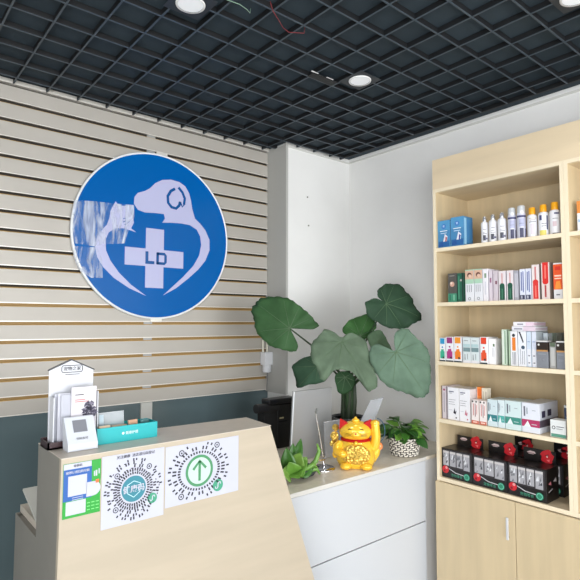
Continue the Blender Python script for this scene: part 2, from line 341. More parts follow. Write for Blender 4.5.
# peeling clear film
FILMM=filmmat()
def film(poly,name,y,parent,seed):
    r=random.Random(seed); m=MB(); vs=[];n=len(poly)
    cx=sum(p[0] for p in poly)/n; cy=sum(p[1] for p in poly)/n
    rings=7
    for k in range(rings+1):
        q=k/rings
        for p in poly:
            u=cx+(p[0]-cx)*q; v=cy+(p[1]-cy)*q
            vs.append((SC[0]+u,y-.005-.004*math.sin(u*95+v*20)-.003*math.sin(v*60-u*70)-r.random()*.002,SC[2]+v))
    fs=[(k*n+i,k*n+(i+1)%n,(k+1)*n+(i+1)%n,(k+1)*n+i) for k in range(rings) for i in range(n)]
    m.add(vs,fs,FILMM,True); return m.build(name,parent)
film(FILM,'clear_film',2.8325,t,3); film(FILM2,'clear_film',2.8325,t,5)
for (u,v) in ((.03,.497),(.01,-.497)): MB().box(SC[0]+u-.035,SC[0]+u+.035,2.848,2.857,SC[2]+v-.012,SC[2]+v+.012,SLATLIP).build('hanging_bracket',t)

# ------------------------------------------------------------ wall fittings
t=thing('wall_socket_box',(2.17,2.85,1.155),'white plastic switch box with plug hanging on the right end of the slats','socket')
MB().box(2.125,2.2,2.80,2.857,1.205,1.292,mat((222,224,228),rough=.35,name='white_box'),bev=.004).build('body',t)
MB().box(2.20,2.245,2.81,2.856,1.225,1.28,mat((208,210,214),rough=.35,name='white_box')).build('side_plug',t) if False else None
MB().lathe([(.028,1.155-1.155),(.03,.006),(.03,.05)],(2.16,2.828,1.155),mat((216,218,222),rough=.35,name='white_plug'),n=20).build('plug',t)
MB().tube([(2.14,2.845,1.292),(2.14,2.85,1.40),(2.145,2.852,1.5)],.007,mat((225,222,205),rough=.4)).tube([(2.175,2.845,1.292),(2.175,2.85,1.40),(2.172,2.852,1.5)],.007,mat((225,222,205),rough=.4)).build('conduit',t)
MB().tube([(2.165,2.83,1.156),(2.17,2.835,1.10),(2.168,2.84,1.035)],.0025,mat((120,122,125),rough=.4)).build('cord',t)
nl=MB().lathe([(.004,0),(.006,-.006)],(2.39,2.672,2.37),mat((120,118,112),rough=.5),n=8,axis='y').build('wall_screw'); tag(nl,'small grey screw high on the white column, right of its edge','screw')
nl=MB().lathe([(.004,0),(.006,-.006)],(2.40,2.672,2.17),mat((120,118,112),rough=.5),n=8,axis='y').build('wall_screw'); tag(nl,'small grey screw lower on the white column above the plant','screw')

# ------------------------------------------------------------ reception desk
t=thing('reception_desk',(.9,1.8,0),'small reception desk with pale wood slanted front and grey end panel','desk')
MB().prism([(.4735,1.0985),(1.239,1.0985),(1.632,0),(.463,0)],(0,1.600,0),(1,0,0),(0,0,1),(0,.018,0),DESKWOOD).build('front_panel',t)
MB().prism([(1.6185,0),(1.6185,1.098),(1.852,1.098),(1.852,.8),(2.13,.8),(2.13,0)],(.4745,0,0),(0,1,0),(0,0,1),(.016,0,0),DESKGREY).build('side_panel',t)
MB().prism([(1.226,1.098),(1.251,1.098),(1.64,0),(1.615,0)],(0,1.6185,0),(1,0,0),(0,0,1),(0,.13,0),DESKGREY).build('side_panel',t)
MB().prism([(.472,1.598),(1.241,1.596),(1.264,1.795),(.474,1.853)],(0,0,1.0987),(1,0,0),(0,1,0),(0,0,.0023),DESKTOP).build('ledge_top',t)
MB().box(.476,1.23,1.82,1.836,.826,1.086,DESKGREY).build('rear_upstand',t)
MB().box(.491,1.38,1.853,2.135,.8005,.825,DESKTOP).build('worktop',t)
MB().box(.476,1.38,2.09,2.105,.02,.80,DESKGREY).build('modesty_panel',t)
# tray on the worktop
kb=thing('document_stand',(.52,1.93,.825),'small grey slanted stand lying on the lower worktop at the left end of the desk','stand')
T=Matrix.Translation((.515,1.93,.842))@Matrix.Rotation(.30,4,'X')
MB().box(-.03,.06,-.04,.16,0,.008,mat((190,190,182),rough=.4),T=T).build('plate',kb)
MB().box(-.03,.06,-.045,-.037,0,.06,mat((150,148,140),rough=.4),T=T).build('back_rest',kb)

# posters on the desk front (front face y=1.60)
YF=1.5992
U=(1,0,0);V=(0,0,1)
def D(l): return (0,-.0006,0)
def O(l): return (0,YF-.0007*l,0)
def rect(mb,x0,x1,z0,z1,m,l): mb.prism([(x0,z0),(x1,z0),(x1,z1),(x0,z1)],O(l),U,V,D(l),m)
def disc(mb,c,r,m,l,n=40): mb.prism([(c[0]+r*math.cos(2*PI*k/n),c[1]+r*math.sin(2*PI*k/n)) for k in range(n)],O(l),U,V,D(l),m)
def ring(mb,c,r0,r1,m,l,n=40,a0=0,a1=2*PI):
    for k in range(n):
        a=a0+(a1-a0)*k/n;b=a0+(a1-a0)*(k+1)/n
        mb.prism([(c[0]+r*math.cos(q),c[1]+r*math.sin(q)) for r,q in ((r0,a),(r1,a),(r1,b),(r0,b))],O(l),U,V,D(l),m)
INK=mat((44,42,52),rough=.6,name='dark_ink'); GRN=mat((36,150,52),rough=.4,name='green_print'); DBL=mat((30,86,160),rough=.4,name='blue_print'); GREY=mat((150,152,160),rough=.6,name='grey_print')
# a: payment sheet, green and blue
a=MB(); rect(a,.479,.588,.926,1.083,GRN,0)
rect(a,.480,.560,1.066,1.082,PAPER,1); rect(a,.480,.561,.975,1.066,DBL,1)
rect(a,.493,.547,.988,1.046,PAPER,2)
rect(a,.488,.545,.934,.973,PAPER,1); rect(a,.480,.488,.926,.973,GRN,1)
disc(a,(.567,.999),.021,PAPER,1); rect(a,.546,.567,.978,1.020,PAPER,2) ; rect(a,.561,.588,1.024,1.083,GRN,2)
rect(a,.573,.583,1.014,1.024,mat((225,110,60),rough=.5,name='orange_print'),3)
rect(a,.567,.570,1.035,1.050,PAPER,3);rect(a,.572,.577,1.035,1.052,PAPER,3);rect(a,.581,.584,1.040,1.055,PAPER,3)
for i in range(3):
    for j in range(3): rect(a,.549+.013*j,.558+.013*j,.958-.010*i,.9605-.010*i,mat((120,205,120),rough=.5,name='pale_green_print'),1)
a.text('推荐使用扫码付款',.0085,(.520,YF-.0022,1.056),U,V,PAPER,bold=.0001)
a.text('收款码',.0085,(.520,YF-.0016,1.074),U,V,INK)
for i in range(2): rect(a,.505,.537,.991-.006*i-.009,.9925-.006*i-.009,PAPER,2)
tag(a.build('payment_poster'),'small green, blue and white payment notice at the left end of the desk front','poster','notices stuck on the desk front')
# b: round teal disc poster
b=MB(); rect(b,.592,.797,.868,1.086,PAPER,0); cb=(.694,.972)
rr=random.Random(7)
for n_,r0,r1 in ((40,.046,.052),(46,.056,.063),(52,.067,.074),(58,.078,.085),(60,.088,.094)):
    for k in range(n_):
        an=2*PI*k/n_+.05*r0*100
        if any(math.hypot(cb[0]+r0*math.cos(an)-q[0],cb[1]+r0*math.sin(an)-q[1])<.014 for q in ((.64,1.02),(.745,1.033),(.637,.918),(.757,.930))): continue
        if k%3==0 and r0>.06: continue
        d=Vector((math.cos(an),math.sin(an)));w=Vector((-d.y,d.x))*.0023
        jr=rr.random(); p0=Vector(cb)+d*(r0-.002*jr);p1=Vector(cb)+d*(r1+.003*jr)
        if jr>.8 and r0>.06: w=w*.9; q_=Vector((-d.y,d.x))*.005; p1=p0+q_; w=d*.0013
        b.prism([tuple(p0-w),tuple(p1-w),tuple(p1+w),tuple(p0+w)],O(1),U,V,D(1),INK)
TEALP=mat((50,124,140),rough=.5,name='teal_print'); EMG=mat((66,150,120),rough=.5,name='sea_green_print')
disc(b,cb,.040,TEALP,1); disc(b,(.757,.930),.0165,EMG,1)
for q in ((.64,1.02),(.745,1.033),(.637,.918)): ring(b,q,.0065,.009,INK,1,20); disc(b,q,.003,INK,1,12)
stroke(b,[(.694-.022,.972+.014),(.694,.972+.024),(.694+.022,.972+.014),(.694+.020,.972-.012),(.694,.972-.026),(.694-.020,.972-.012),(.694-.022,.972+.014)],.002,O(2),U,V,D(2),mat((190,225,232),rough=.5,name='pale_teal_print'))
b.text('健康码',.024,(.694,YF-.0025,.971),U,V,PAPER,bold=.0004)
b.text('关注健康  进店请扫码登记',.011,(.700,YF-.0012,1.076),U,V,INK)
def swirl(mb,c,r):
    W=PAPER
    stroke(mb,[(c[0]-.5*r,c[1]-.15*r),(c[0]-.45*r,c[1]-.45*r),(c[0]-.2*r,c[1]-.5*r),(c[0]-.02*r,c[1]-.3*r),(c[0]+.02*r,c[1]+.3*r),(c[0]+.2*r,c[1]+.5*r),(c[0]+.45*r,c[1]+.45*r),(c[0]+.5*r,c[1]+.15*r)],.17*r,O(2),U,V,D(2),W)
swirl(b,(.757,.930),.0165)
tag(b.build('scan_poster'),'white poster with a teal disc reading 健康码 in the middle of the desk front','poster','notices stuck on the desk front')
# c: green arrow poster
c_=MB(); rect(c_,.802,1.092,.886,1.083,PAPER,0) ; cc=(.930,.986)
G1=mat((70,136,94),rough=.5,name='soft_green_print'); PG=mat((184,206,194),rough=.5,name='mint_print')
disc(c_,cc,.050,PG,1,48); ring(c_,cc,.0445,.0535,G1,2,56)
for n_,r0,r1,st in ((44,.061,.069,0),(44,.074,.086,1),(44,.091,.100,2)):
    for k in range(n_):
        an=2*PI*k/n_
        if st and (k+st)%3==0: continue
        e=Vector((math.cos(an)*1.2,math.sin(an)*.96)); d=e.normalized(); w=Vector((-d.y,d.x))*.0028
        p0=Vector(cc)+e*r0;p1=Vector(cc)+e*r1
        if any((p0-Vector(q)).length<.016 for q in ((.861,1.055),(1.000,1.063),(.861,.911),(1.005,.922))): continue
        if p1.y>1.08 or p1.y<.890: continue
        c_.prism([tuple(p0-w),tuple(p1-w),tuple(p1+w),tuple(p0+w)],O(1),U,V,D(1),INK)
stroke(c_,[(.930,.952),(.930,1.018)],.009,O(3),U,V,D(3),G1); stroke(c_,[(.905,.992),(.930,1.019),(.955,.992)],.009,O(3),U,V,D(3),G1)
for q in ((.861,1.055),(1.000,1.063),(.861,.911)): ring(c_,q,.0075,.0105,INK,1,20); disc(c_,q,.003,INK,1,12)
disc(c_,(1.005,.922),.021,EMG,1); swirl(c_,(1.005,.922),.021)
tag(c_.build('arrow_poster'),'white poster with a green circled up arrow at the right of the desk front','poster','notices stuck on the desk front')

# ------------------------------------------------------------ things on the desk ledge
ZT=1.1015
t=thing('brochure_holder',(.56,1.77,ZT),'white house-shaped brochure holder with dark base at the left end of the desk','brochure holder')
DKBR=mat((52,30,34),rough=.4,name='dark_brown_tray')
MB().box(.468,.60,1.7225,1.805,ZT,ZT+.006,DKBR).box(.468,.60,1.7225,1.727,ZT,ZT+.022,DKBR).box(.468,.473,1.7225,1.805,ZT,ZT+.022,DKBR).box(.468,.60,1.800,1.805,ZT,ZT+.026,DKBR).build('tray',t)
WH=mat((200,202,208),rough=.35,name='white_card')
MB().prism([(.482,ZT+.007),(.620,ZT+.007),(.620,1.337),(.548,1.372),(.480,1.342)],(0,1.775,0),(1,0,0),(0,0,1),(0,.004,0),WH).build('back_board',t)
rf=MB()
for p,q in (((.477,1.342),(.548,1.374)),((.548,1.374),(.623,1.338))): stroke(rf,[p,q],.004,(0,1.772,0),(1,0,0),(0,0,1),(0,.010,0),mat((60,60,62),rough=.4))
rf.build('roof_edge',t)
lg=MB(); 
stroke(lg,[(.522,1.333),(.580,1.333),(.584,1.338),(.584,1.350),(.580,1.355),(.522,1.355),(.518,1.350),(.518,1.338),(.522,1.333)],.0022,(0,1.7745,0),(1,0,0),(0,0,1),(0,-.0006,0),INK)
lg.text('宠物之家',.014,(.551,1.7742,1.344),(1,0,0),(0,0,1),INK); lg.box(.53,.575,1.7742,1.7748,1.325,1.327,INK)
lg.build('logo_panel',t)
# clear pocket wall
MB().box(.4835,.4865,1.729,1.772,ZT+.007,1.26,WH).build('side_wall',t); MB().box(.620,.623,1.729,1.772,ZT+.007,1.27,WH).build('side_wall',t)
for i,(x0,x1,y,zt,c) in enumerate(((.492,.520,1.752,1.268,(180,182,192)),(.500,.530,1.744,1.270,(196,197,206)),(.508,.545,1.736,1.266,(176,178,188)))):
    m=MB().box(x0,x1+.02,y,y+.004,ZT+.007,zt,mat(c,rough=.5)).build('brochure')
    tag(m,['thin grey-white leaflet at the back left of the brochure holder','white leaflet, second from the left in the brochure holder','grey leaflet just left of the rose-printed brochure'][i],'brochure','leaflets in the brochure holder')
t=MB().box(.537,.616,1.729,1.7325,ZT+.007,1.288,mat((206,202,207),rough=.5,name='brochure_paper'))
PK=mat((190,110,110),rough=.6,name='dusty_pink_ink')
for i,(x0,x1,z) in enumerate(((.548,.575,1.262),(.548,.580,1.246),(.548,.592,1.240))): t.box(x0,x1,1.7283,1.7289,z,z+.0025,PK if i else INK)
rr=random.Random(5)
for k in range(130):
    an=rr.random()*2*PI; q=rr.random()**.5; cx=.595+.02*q*math.cos(an); cz=1.207+.032*q*math.sin(an); 
    sc=rr.uniform(.003,.007); a0=rr.random()*6
    t.prism([(cx+sc*math.cos(a0+j*2.1)*(1 if j else 1.6),cz+sc*math.sin(a0+j*2.1)) for j in range(3)],(0,1.7288,0),(1,0,0),(0,0,1),(0,-.0004-.0001*(k%4),0),mat((70,66,84) if k%2 else (128,124,142),rough=.6))
tag(t.build('brochure'),'pale pink brochure with a grey rose drawing at the front of the holder','brochure')
# QR stand (blank square)
t=thing('table_stand',(.55,1.695,ZT),'small white slanted card stand with a grey printed square at the desk front edge','stand')
sx0,sx1=.508,.598
body=[(0,0),(0,.020),(.050,.096),(.057,.098),(.062,.092),(.05,.0)]
MB().prism([(p[0]+1.656,p[1]+ZT) for p in body],(sx0,0,0),(0,1,0),(0,0,1),(sx1-sx0,0,0),mat((202,206,214),rough=.25,name='white_glossy_plastic')).build('body',t,bevel=.003)
n=Vector((0,-.076,.050)).normalized(); vv=Vector((0,.050,.076)).normalized(); oo=Vector((0,1.656,ZT+.020))
m=MB(); q=oo+n*.0004
m.prism([(.531,.040),(.573,.040),(.573,.080),(.531,.080)],q,(1,0,0),vv,n*.0006,mat((120,122,130),rough=.5,name='grey_print'))
m.text('扫码支付',.009,oo+n*.001+Vector((.553,0,0))+vv*.018,(1,0,0),vv,mat((110,112,120),rough=.5))
m.build('printed_face',t)
# turquoise box
TQ=mat((24,168,172),rough=.4,name='turquoise_card'); TQI=mat((30,130,132),rough=.5,name='turquoise_inside')
t=thing('turquoise_box',(.71,1.74,ZT),'long open turquoise cardboard box on the desk ledge, filled with small packets','box')
MB().box(.609,.816,1.693,1.695,ZT,ZT+.052,TQ).box(.609,.816,1.772,1.774,ZT,ZT+.052,TQ).box(.609,.611,1.695,1.772,ZT,ZT+.052,TQ).box(.814,.816,1.695,1.772,ZT,ZT+.052,TQ).box(.611,.814,1.695,1.772,ZT,ZT+.002,TQI).build('tray',t)
m=MB(); m.text('● 健康护理',.011,(.718,1.6926,ZT+.027),(1,0,0),(0,0,1),mat((225,240,238),rough=.5)); m.build('logo',t)
def packet(x,y,w,h,rgb,label,tilt=0.,ry=0.,clear=False):
    T=Matrix.Translation((x,y,ZT+.006))@Matrix.Rotation(ry,4,'Z')@Matrix.Rotation(tilt,4,'X')
    m=MB(); mm=clearmat((225,232,236),.35,.12,'clear_packet') if clear else mat(rgb,rough=.4)
    if clear: m.box(-w/2,w/2,-.003,.003,0,h,mm,T=T,bev=.0012); m.tube([T@Vector(p) for p in ((-w/2,0,0),(-w/2,0,h),(w/2,0,h),(w/2,0,0))],.0012,mat((205,212,216),rough=.2)); m.box(-w/2+.015,-w/2+.03,-.0036,-.0032,h*.3,h-.006,mat((170,190,200),rough=.3),T=T@Matrix.Shear('XZ',4,(.3,0)) if False else T)
    else: m.box(-w/2,w/2,-.004,.004,0,h,mm,T=T,bev=.0015)
    tag(m.build('packet'),label,'packet','packets in the turquoise box')
packet(.672,1.752,.10,.084,(0,0,0),'clear plastic sleeve standing up in the turquoise box',-.12,0,True)
packet(.640,1.708,.040,.050,(214,190,160),'beige paper packet at the left front of the turquoise box',-.15,.1)
packet(.690,1.712,.050,.047,(176,150,124),'brown packet in the middle of the turquoise box',-.2,-.1)
packet(.742,1.722,.034,.056,(206,160,130),'orange-tan packet right of the middle of the turquoise box',-.1,.15)
packet(.786,1.728,.032,.052,(60,110,112),'dark teal packet at the right end of the turquoise box',-.1,.0)
# ------------------------------------------------------------ low cabinet
CT=.75
t=thing('low_cabinet',(2.1,2.2,0),'low white drawer cabinet running between the desk and the wood shelf','cabinet')
MB().box(1.43,2.465,1.785,2.66,.0,.7305,mat((225,226,228),rough=.4,name='white_carcass')).box(2.465,2.81,1.785,2.66,.0,.7305,mat((225,226,228),rough=.4)).build('body',t)
MB().box(1.425,2.46,1.766,1.784,.4045,.728,WHITE).build('drawer_front',t,bevel=.0015)
MB().box(1.425,2.46,1.766,1.784,.05,.3995,WHITE).build('drawer_front',t,bevel=.0015)
MB().box(1.425,2.46,1.772,1.7845,.3995,.4045,mat((90,90,92),rough=.5)).build('gap_strip',t)
ctp=thing('counter_top',(2.1,2.2,.731),'taupe stone-look counter slab on top of the low white cabinet','counter')
MB().box(1.42,2.814,1.764,2.671,.731,.75,COUNTER).build('slab',ctp)
MB().box(1.42,2.462,1.7615,1.7638,.731,.7502,COUNTEREDGE).build('front_edge',ctp)

# ------------------------------------------------------------ things on the counter
# black machine
t=thing('payment_machine',(1.97,2.45,CT),'black plastic machine with a protruding arm behind the right end of the desk','machine')
GB=mat((10,10,12),rough=.35,name='black_plastic_case')
MB().box(1.93,2.075,2.42,2.50,CT,1.012,GB,bev=.012).build('body',t)
MB().box(1.86,2.07,2.41,2.49,1.013,1.045,mat((24,24,27),rough=.3),bev=.008).build('top_cover',t)
MB().tube([(1.94,2.44,.992),(1.84,2.43,.996),(1.775,2.425,1.000)],.026,mat((26,26,29),rough=.35),n=14).build('arm',t)
MB().box(1.945,1.975,2.4175,2.4198,.925,.933,mat((190,180,140),rough=.3)).box(1.94,2.0,2.415,2.4198,.905,.912,mat((40,40,44),rough=.2)).build('indicator',t)
MB().box(1.835,1.929,2.425,2.49,CT,1.01,mat((20,20,22),rough=.5)).build('side_block',t)
# steel panel
t=thing('steel_panel',(1.97,2.16,CT),'upright grey brushed steel panel leaning behind the small plant','panel')
MB().prism([(1.800,0),(2.108,0),(2.112,.372),(1.826,.372)],(0,2.15,CT),(1,0,0),(0,0,1),(0,.012,0),mat((176,178,180),rough=.35,metal=.45,bump=.05,bscale=8,name='dull_steel')).build('sheet',t)
MB().tube([(1.80,2.148,CT+.004),(1.826,2.148,CT+.372)],.004,mat((225,228,230),rough=.3)).build('bright_edge',t)
# easel stand
t=thing('display_easel',(1.86,1.95,CT),'slim chrome display easel on a round foot left of the golden cat','stand')
MB().lathe([(.062,0),(.064,.004),(.058,.009),(.02,.011)],(1.855,1.955,CT),CHROME,n=36).build('foot',t)
MB().tube([(1.865,1.955,CT+.01),(1.835,1.955,CT+.16),(1.803,1.955,CT+.292)],.004,CHROME).build('upright',t)
MB().tube([(1.79,1.935,CT+.284),(1.803,1.955,CT+.292),(1.825,1.97,CT+.303)],.005,CHROME).build('clip',t)
MB().tube([(1.80,1.95,CT+.05),(1.855,1.94,CT+.05),(1.865,1.955,CT+.055)],.003,CHROME).tube([(1.81,1.95,CT+.09),(1.85,1.95,CT+.095)],.003,CHROME).tube([(1.80,1.95,CT+.01),(1.815,1.95,CT+.11)],.003,CHROME).build('bracket',t)
# clear sheets
def sheet(pts,label,n=(0,.004,0)):
    o=MB(); pts=[Vector(p) for p in pts]; nn=((pts[1]-pts[0]).cross(pts[2]-pts[0])).normalized()*.003
    o.add([p for p in pts]+[p+nn for p in pts],[(0,1,2,3),(7,6,5,4),(0,4,5,1),(1,5,6,2),(2,6,7,3),(3,7,4,0)],clearmat((235,240,248),.30,.1,'clear_acrylic'))
    o.tube([pts[1],pts[2],pts[3]],.0025,mat((235,240,246),rough=.2))
    tag(o.build('acrylic_sheet'),label,'sheet')
sheet([(2.115,2.06,.753),(2.262,2.06,.753),(2.515,2.11,1.034),(2.395,2.11,1.022)],'tilted clear acrylic sheet behind the raised paw of the golden cat')
sheet([(2.0,2.09,.753),(2.14,2.09,.753),(2.14,2.10,.945),(2.0,2.10,.945)],'upright clear acrylic sheet behind the left ear of the golden cat')

# lucky cat ------------------------------------------------------
GOLD=mat((246,200,60),rough=.26,metal=.25,coat=.5,bump=.15,bscale=45,bumpkind='voronoi',name='golden_glaze')
GOLDS=mat((246,192,52),rough=.25,metal=.2,coat=.6,name='smooth_golden_glaze')
GOLDC=mat((236,196,92),rough=.28,metal=.6,bump=1.,bscale=75,bumpkind='voronoi',name='hammered_gold_coins')
RED=mat((176,14,12),rough=.55,spec=.2,name='red_enamel')
cx,cy=2.025,1.885
fw=Vector((-.72,-.69,0)).normalized(); rt=Vector((.69,-.72,0)).normalized()
Tc=Matrix(((rt.x,-fw.x,0,cx),(rt.y,-fw.y,0,cy),(0,0,1,CT),(0,0,0,1)))   # local x = right seen from front, -y = front
t=thing('lucky_cat',(cx,cy,CT),'golden beckoning cat figurine with red ears and one raised paw','figurine')
m=MB(); m.lathe([(.062,0),(.088,.004),(.100,.03),(.104,.06),(.100,.09),(.090,.115),(.076,.135),(.060,.145)],(0,0,0),GOLD,n=36,T=Tc@Matrix.Diagonal((1.0,.82,1,1)))
m.build('body',t)
m=MB(); m.ball((0,-.058,.070),(.074,.034,.058),GOLDC,T=Tc); m.build('coin_apron',t)
m=MB(); m.ball((0,-.004,.180),(.086,.066,.055),GOLD,T=Tc,n=28,h=16); m.ball((0,-.058,.174),(.030,.022,.018),GOLDS,T=Tc); m.build('head',t)
for s in (-1,1):
    MB().add([(s*.036,-.03,.222),(s*.086,-.03,.192),(s*.080,-.026,.248),(s*.038,.008,.224),(s*.084,.008,.196)],[(0,1,2),(3,2,4),(0,2,3),(1,4,2),(0,3,4,1)],RED,T=Tc).build('ear',t)

m=MB(); 
for s in (-1,1): m.tube([(s*(.016+.022*k/4),-.066-.0+.004*abs(k-2),.196+.006*(1-((k-2)/2)**2)) for k in range(5)],.0022,mat((90,50,20),rough=.4),T=Tc)
m.ball((0,-.080,.180),(.005,.004,.004),RED,T=Tc)
for s in (-1,1):
    for k in range(3): m.tube([(s*.026,-.074,.176-.004*k),(s*.058,-.062,.180-.008*k)],.0009,mat((120,70,20),rough=.4),T=Tc,n=5)
m.build('face_features',t)
m=MB(); m.lathe([(.068,-.007),(.077,-.004),(.078,.004),(.068,.008)],(0,-.002,.139),RED,n=36,T=Tc@Matrix.Diagonal((1,.84,1,1))); m.ball((0,-.072,.132),.011,GOLDS,T=Tc); m.build('collar',t)
m=MB(); m.tube([(.078,-.01,.085),(.100,-.015,.115),(.104,-.018,.16),(.100,-.02,.21),(.099,-.02,.226)],[.024,.026,.024,.023,.022],GOLDS,n=16,T=Tc); m.ball((.099,-.022,.228),(.0245,.022,.016),GOLDS,T=Tc); m.build('raised_arm',t)
m=MB(); m.tube([(-.078,-.02,.115),(-.098,-.04,.10),(-.095,-.062,.085),(-.072,-.08,.08)],[.025,.026,.022,.02],GOLDS,n=16,T=Tc); m.ball((-.068,-.082,.079),(.022,.018,.018),GOLDS,T=Tc); m.build('lowered_arm',t)
m=MB()
for s in (-1,1): m.ball((s*.052,-.074,.018),(.030,.028,.019),GOLDS,T=Tc)
m.build('feet',t)
m=MB(); m.ball((-.110,.0,.150),(.022,.016,.026),GOLDC,T=Tc); m.ball((-.105,.0,.195),(.018,.014,.018),GOLDC,T=Tc); m.ball((-.118,.0,.112),(.018,.014,.018),GOLDC,T=Tc); m.ball((-.108,-.01,.060),(.014,.014,.02),GOLDS,T=Tc); m.build('side_ornament',t)
m=MB(); m.ball((.118,.0,.105),(.022,.018,.022),mat((236,140,80),rough=.3,coat=.5),T=Tc); m.tube([(.085,.0,.03),(.105,0,.07),(.112,0,.10)],[.016,.02,.018],GOLDS,T=Tc,n=12); m.build('fortune_pouch',t)
m=MB(); m.tube([(.112+.040*math.sin(a),.02,.180+.062*math.cos(a)) for a in [PI*k/18 for k in range(0,18)]],.0025,mat((40,78,104),rough=.3),T=Tc); m.build('wire_loop',t)
m=MB(); m.ball((.0,-.02,.238),(.020,.016,.012),GOLDS,T=Tc); m.ball((.0,-.02,.250),(.008,.008,.007),GOLDS,T=Tc); m.build('head_ornament',t)

# ------------------------------------------------------------ leaves
def small_leaf(mb, base, tip, width, mm, up=Vector((0,0,1)), fold=.25, droop=.15):
    base=Vector(base);tip=Vector(tip); d=tip-base; L=d.length; t_=d.normalized()
    s=t_.cross(up); s=s.normalized() if s.length>1e-4 else Vector((1,0,0)); n=s.cross(t_)
    N=9; prof=[0,.62,.92,1,.96,.84,.64,.38,.0]; vs=[];fs=[]
    for i in range(N):
        q=i/(N-1); c=base+d*q - n*droop*L*(q*q) ; w=width/2*prof[i]
        for j in (-1,-.5,0,.5,1): vs.append(c+s*w*j+n*fold*w*abs(j))
    for i in range(N-1):
        for j in range(4): fs.append((i*5+j,i*5+j+1,(i+1)*5+j+1,(i+1)*5+j))
    mb.add(vs,fs,mm,True)
LG=[mat((104,150,60),rough=.35,name='leaf_lime'),mat((60,108,38),rough=.35,name='leaf_green'),mat((44,88,36),rough=.35,name='leaf_dark'),mat((118,156,70),rough=.35,name='leaf_pale')]
def bush(name,c,rad,h,n,seed,parent,size,cols=(0,1,2),low=-.1):
    r=random.Random(seed); m=MB(); st=MB()
    for k in range(n):
        az=r.random()*2*PI; el=r.uniform(low,1.25); rr_=r.uniform(.45,1)
        e=Vector((c[0]+rad*rr_*math.cos(az)*math.cos(el),c[1]+rad*rr_*math.sin(az)*math.cos(el),c[2]+h*max(low*1.2,math.sin(el))*rr_))
        s=size*r.uniform(.7,1.15); out=Vector((math.cos(az),math.sin(az),r.uniform(-.5,.5))).normalized()
        b0=Vector((c[0]+r.uniform(-.015,.015),c[1]+r.uniform(-.015,.015),c[2]-.01))
        st.tube([b0,(b0+e)/2+Vector((0,0,.015)),e],.0016,LG[1],n=5)
        small_leaf(m,e,e+out*s,s*.72,LG[cols[k%len(cols)]],up=Vector((r.uniform(-.5,.5)-.35,r.uniform(-.5,.5)-.35,1)).normalized(),droop=r.uniform(.05,.35))
    st.build('stems',parent); return m.build('foliage',parent,solid=.0008)
# small plant in dark tray next to desk
t=thing('potted_succulent',(1.70,1.925,CT),'small bright green plant in a dark square dish beside the desk corner','plant')
DK=mat((58,62,68),rough=.4,name='dark_dish')
m=MB(); pr=[(.040,0),(.046,.002),(.074,.045),(.070,.045),(.042,.006)]
m.lathe(pr,(0,0,0),DK,n=4,smooth=False,T=Matrix.Translation((1.70,1.93,CT))@Matrix.Rotation(.9,4,'Z')@Matrix.Diagonal((1.25,1.1,1,1)),caps=False); m.box(1.68,1.74,1.90,1.96,CT+.001,CT+.028,mat((70,58,44),rough=.9)); m.build('dish',t)
m=MB(); r=random.Random(2)
for (x,y,z,tx,ty,tz,w) in ((1.66,1.91,.78,1.655,1.88,.90,.075),(1.665,1.915,.78,1.695,1.90,.965,.045),(1.65,1.90,.78,1.59,1.86,.85,.07),(1.67,1.90,.80,1.665,1.83,.855,.085),(1.64,1.92,.78,1.60,1.90,.92,.06),(1.66,1.92,.78,1.64,1.90,.94,.05),(1.68,1.89,.79,1.73,1.84,.80,.06),(1.66,1.9,.79,1.62,1.83,.79,.07),(1.69,1.92,.79,1.73,1.89,.86,.05),(1.63,1.90,.78,1.56,1.87,.82,.065),(1.67,1.91,.80,1.64,1.85,.89,.07)):
    small_leaf(m,(x-.035,y,z),(x-.035+(tx-x)*.85,y+(ty-y)*.85,z+(tz-z)*.85),w*1.25,LG[(0,3,1)[int(r.random()*3)]],up=Vector((-.6,-.6,.5)),fold=.25,droop=.2)
for pts in ([(1.75,1.90,.785),(1.80,1.89,.82),(1.815,1.88,.87),(1.80,1.88,.905)],[(1.75,1.89,.785),(1.79,1.87,.79),(1.80,1.86,.765)],[(1.70,1.88,.79),(1.76,1.86,.82),(1.775,1.85,.80)]):
    pts=[Vector(p)-Vector((.055,0,0)) for p in pts]; m.tube(pts,[.012,.012,.009,.003],LG[0],n=8) if len(pts)==4 else m.tube(pts,[.011,.010,.003],LG[0],n=8)
m.build('foliage',t,solid=.0015)
# basket plant
bx,by=2.415,1.875
t=thing('basket_plant',(bx,by,CT),'leafy green plant in a black and white woven basket by the wood shelf','plant')
m=MB(); BW=mat((228,222,210),rough=.7,name='white_rattan'); BD=mat((52,46,44),rough=.7,name='dark_rattan')
m.lathe([(.070,.003),(.088,.10),(.084,.10),(.066,.006)],(bx,by,CT),BD,n=32,caps=False); m.lathe([(.068,.0),(.068,.004)],(bx,by,CT),BD,n=32)
for i in range(8):
    z=.008+i*.0125; R0=.072+.018*z/.1
    m.tube([(bx+(R0+.0035*math.sin(k*PI/2+PI*(i%2)+.9))*math.cos(2*PI*k/64),by+(R0+.0035*math.sin(k*PI/2+PI*(i%2)+.9))*math.sin(2*PI*k/64),CT+z+.003*math.sin(k*1.7+i)) for k in range(64)],.0046,BW,n=6,closed=True)
for k in range(32):
    a_=2*PI*k/32; m.tube([(bx+.0745*math.cos(a_),by+.0745*math.sin(a_),CT+.002),(bx+.092*math.cos(a_+.05),by+.092*math.sin(a_+.05),CT+.104)],.0028,BD,n=5)
m.build('basket',t)
MB().lathe([(.0,.0),(.078,.0)],(bx,by,CT+.085),mat((60,48,36),rough=.95),n=24,caps=False).build('soil',t)
bush('foliage',(bx-.01,by,CT+.10),.095,.105,64,11,t,.072,(1,0,2,1,2,0),low=-.05)

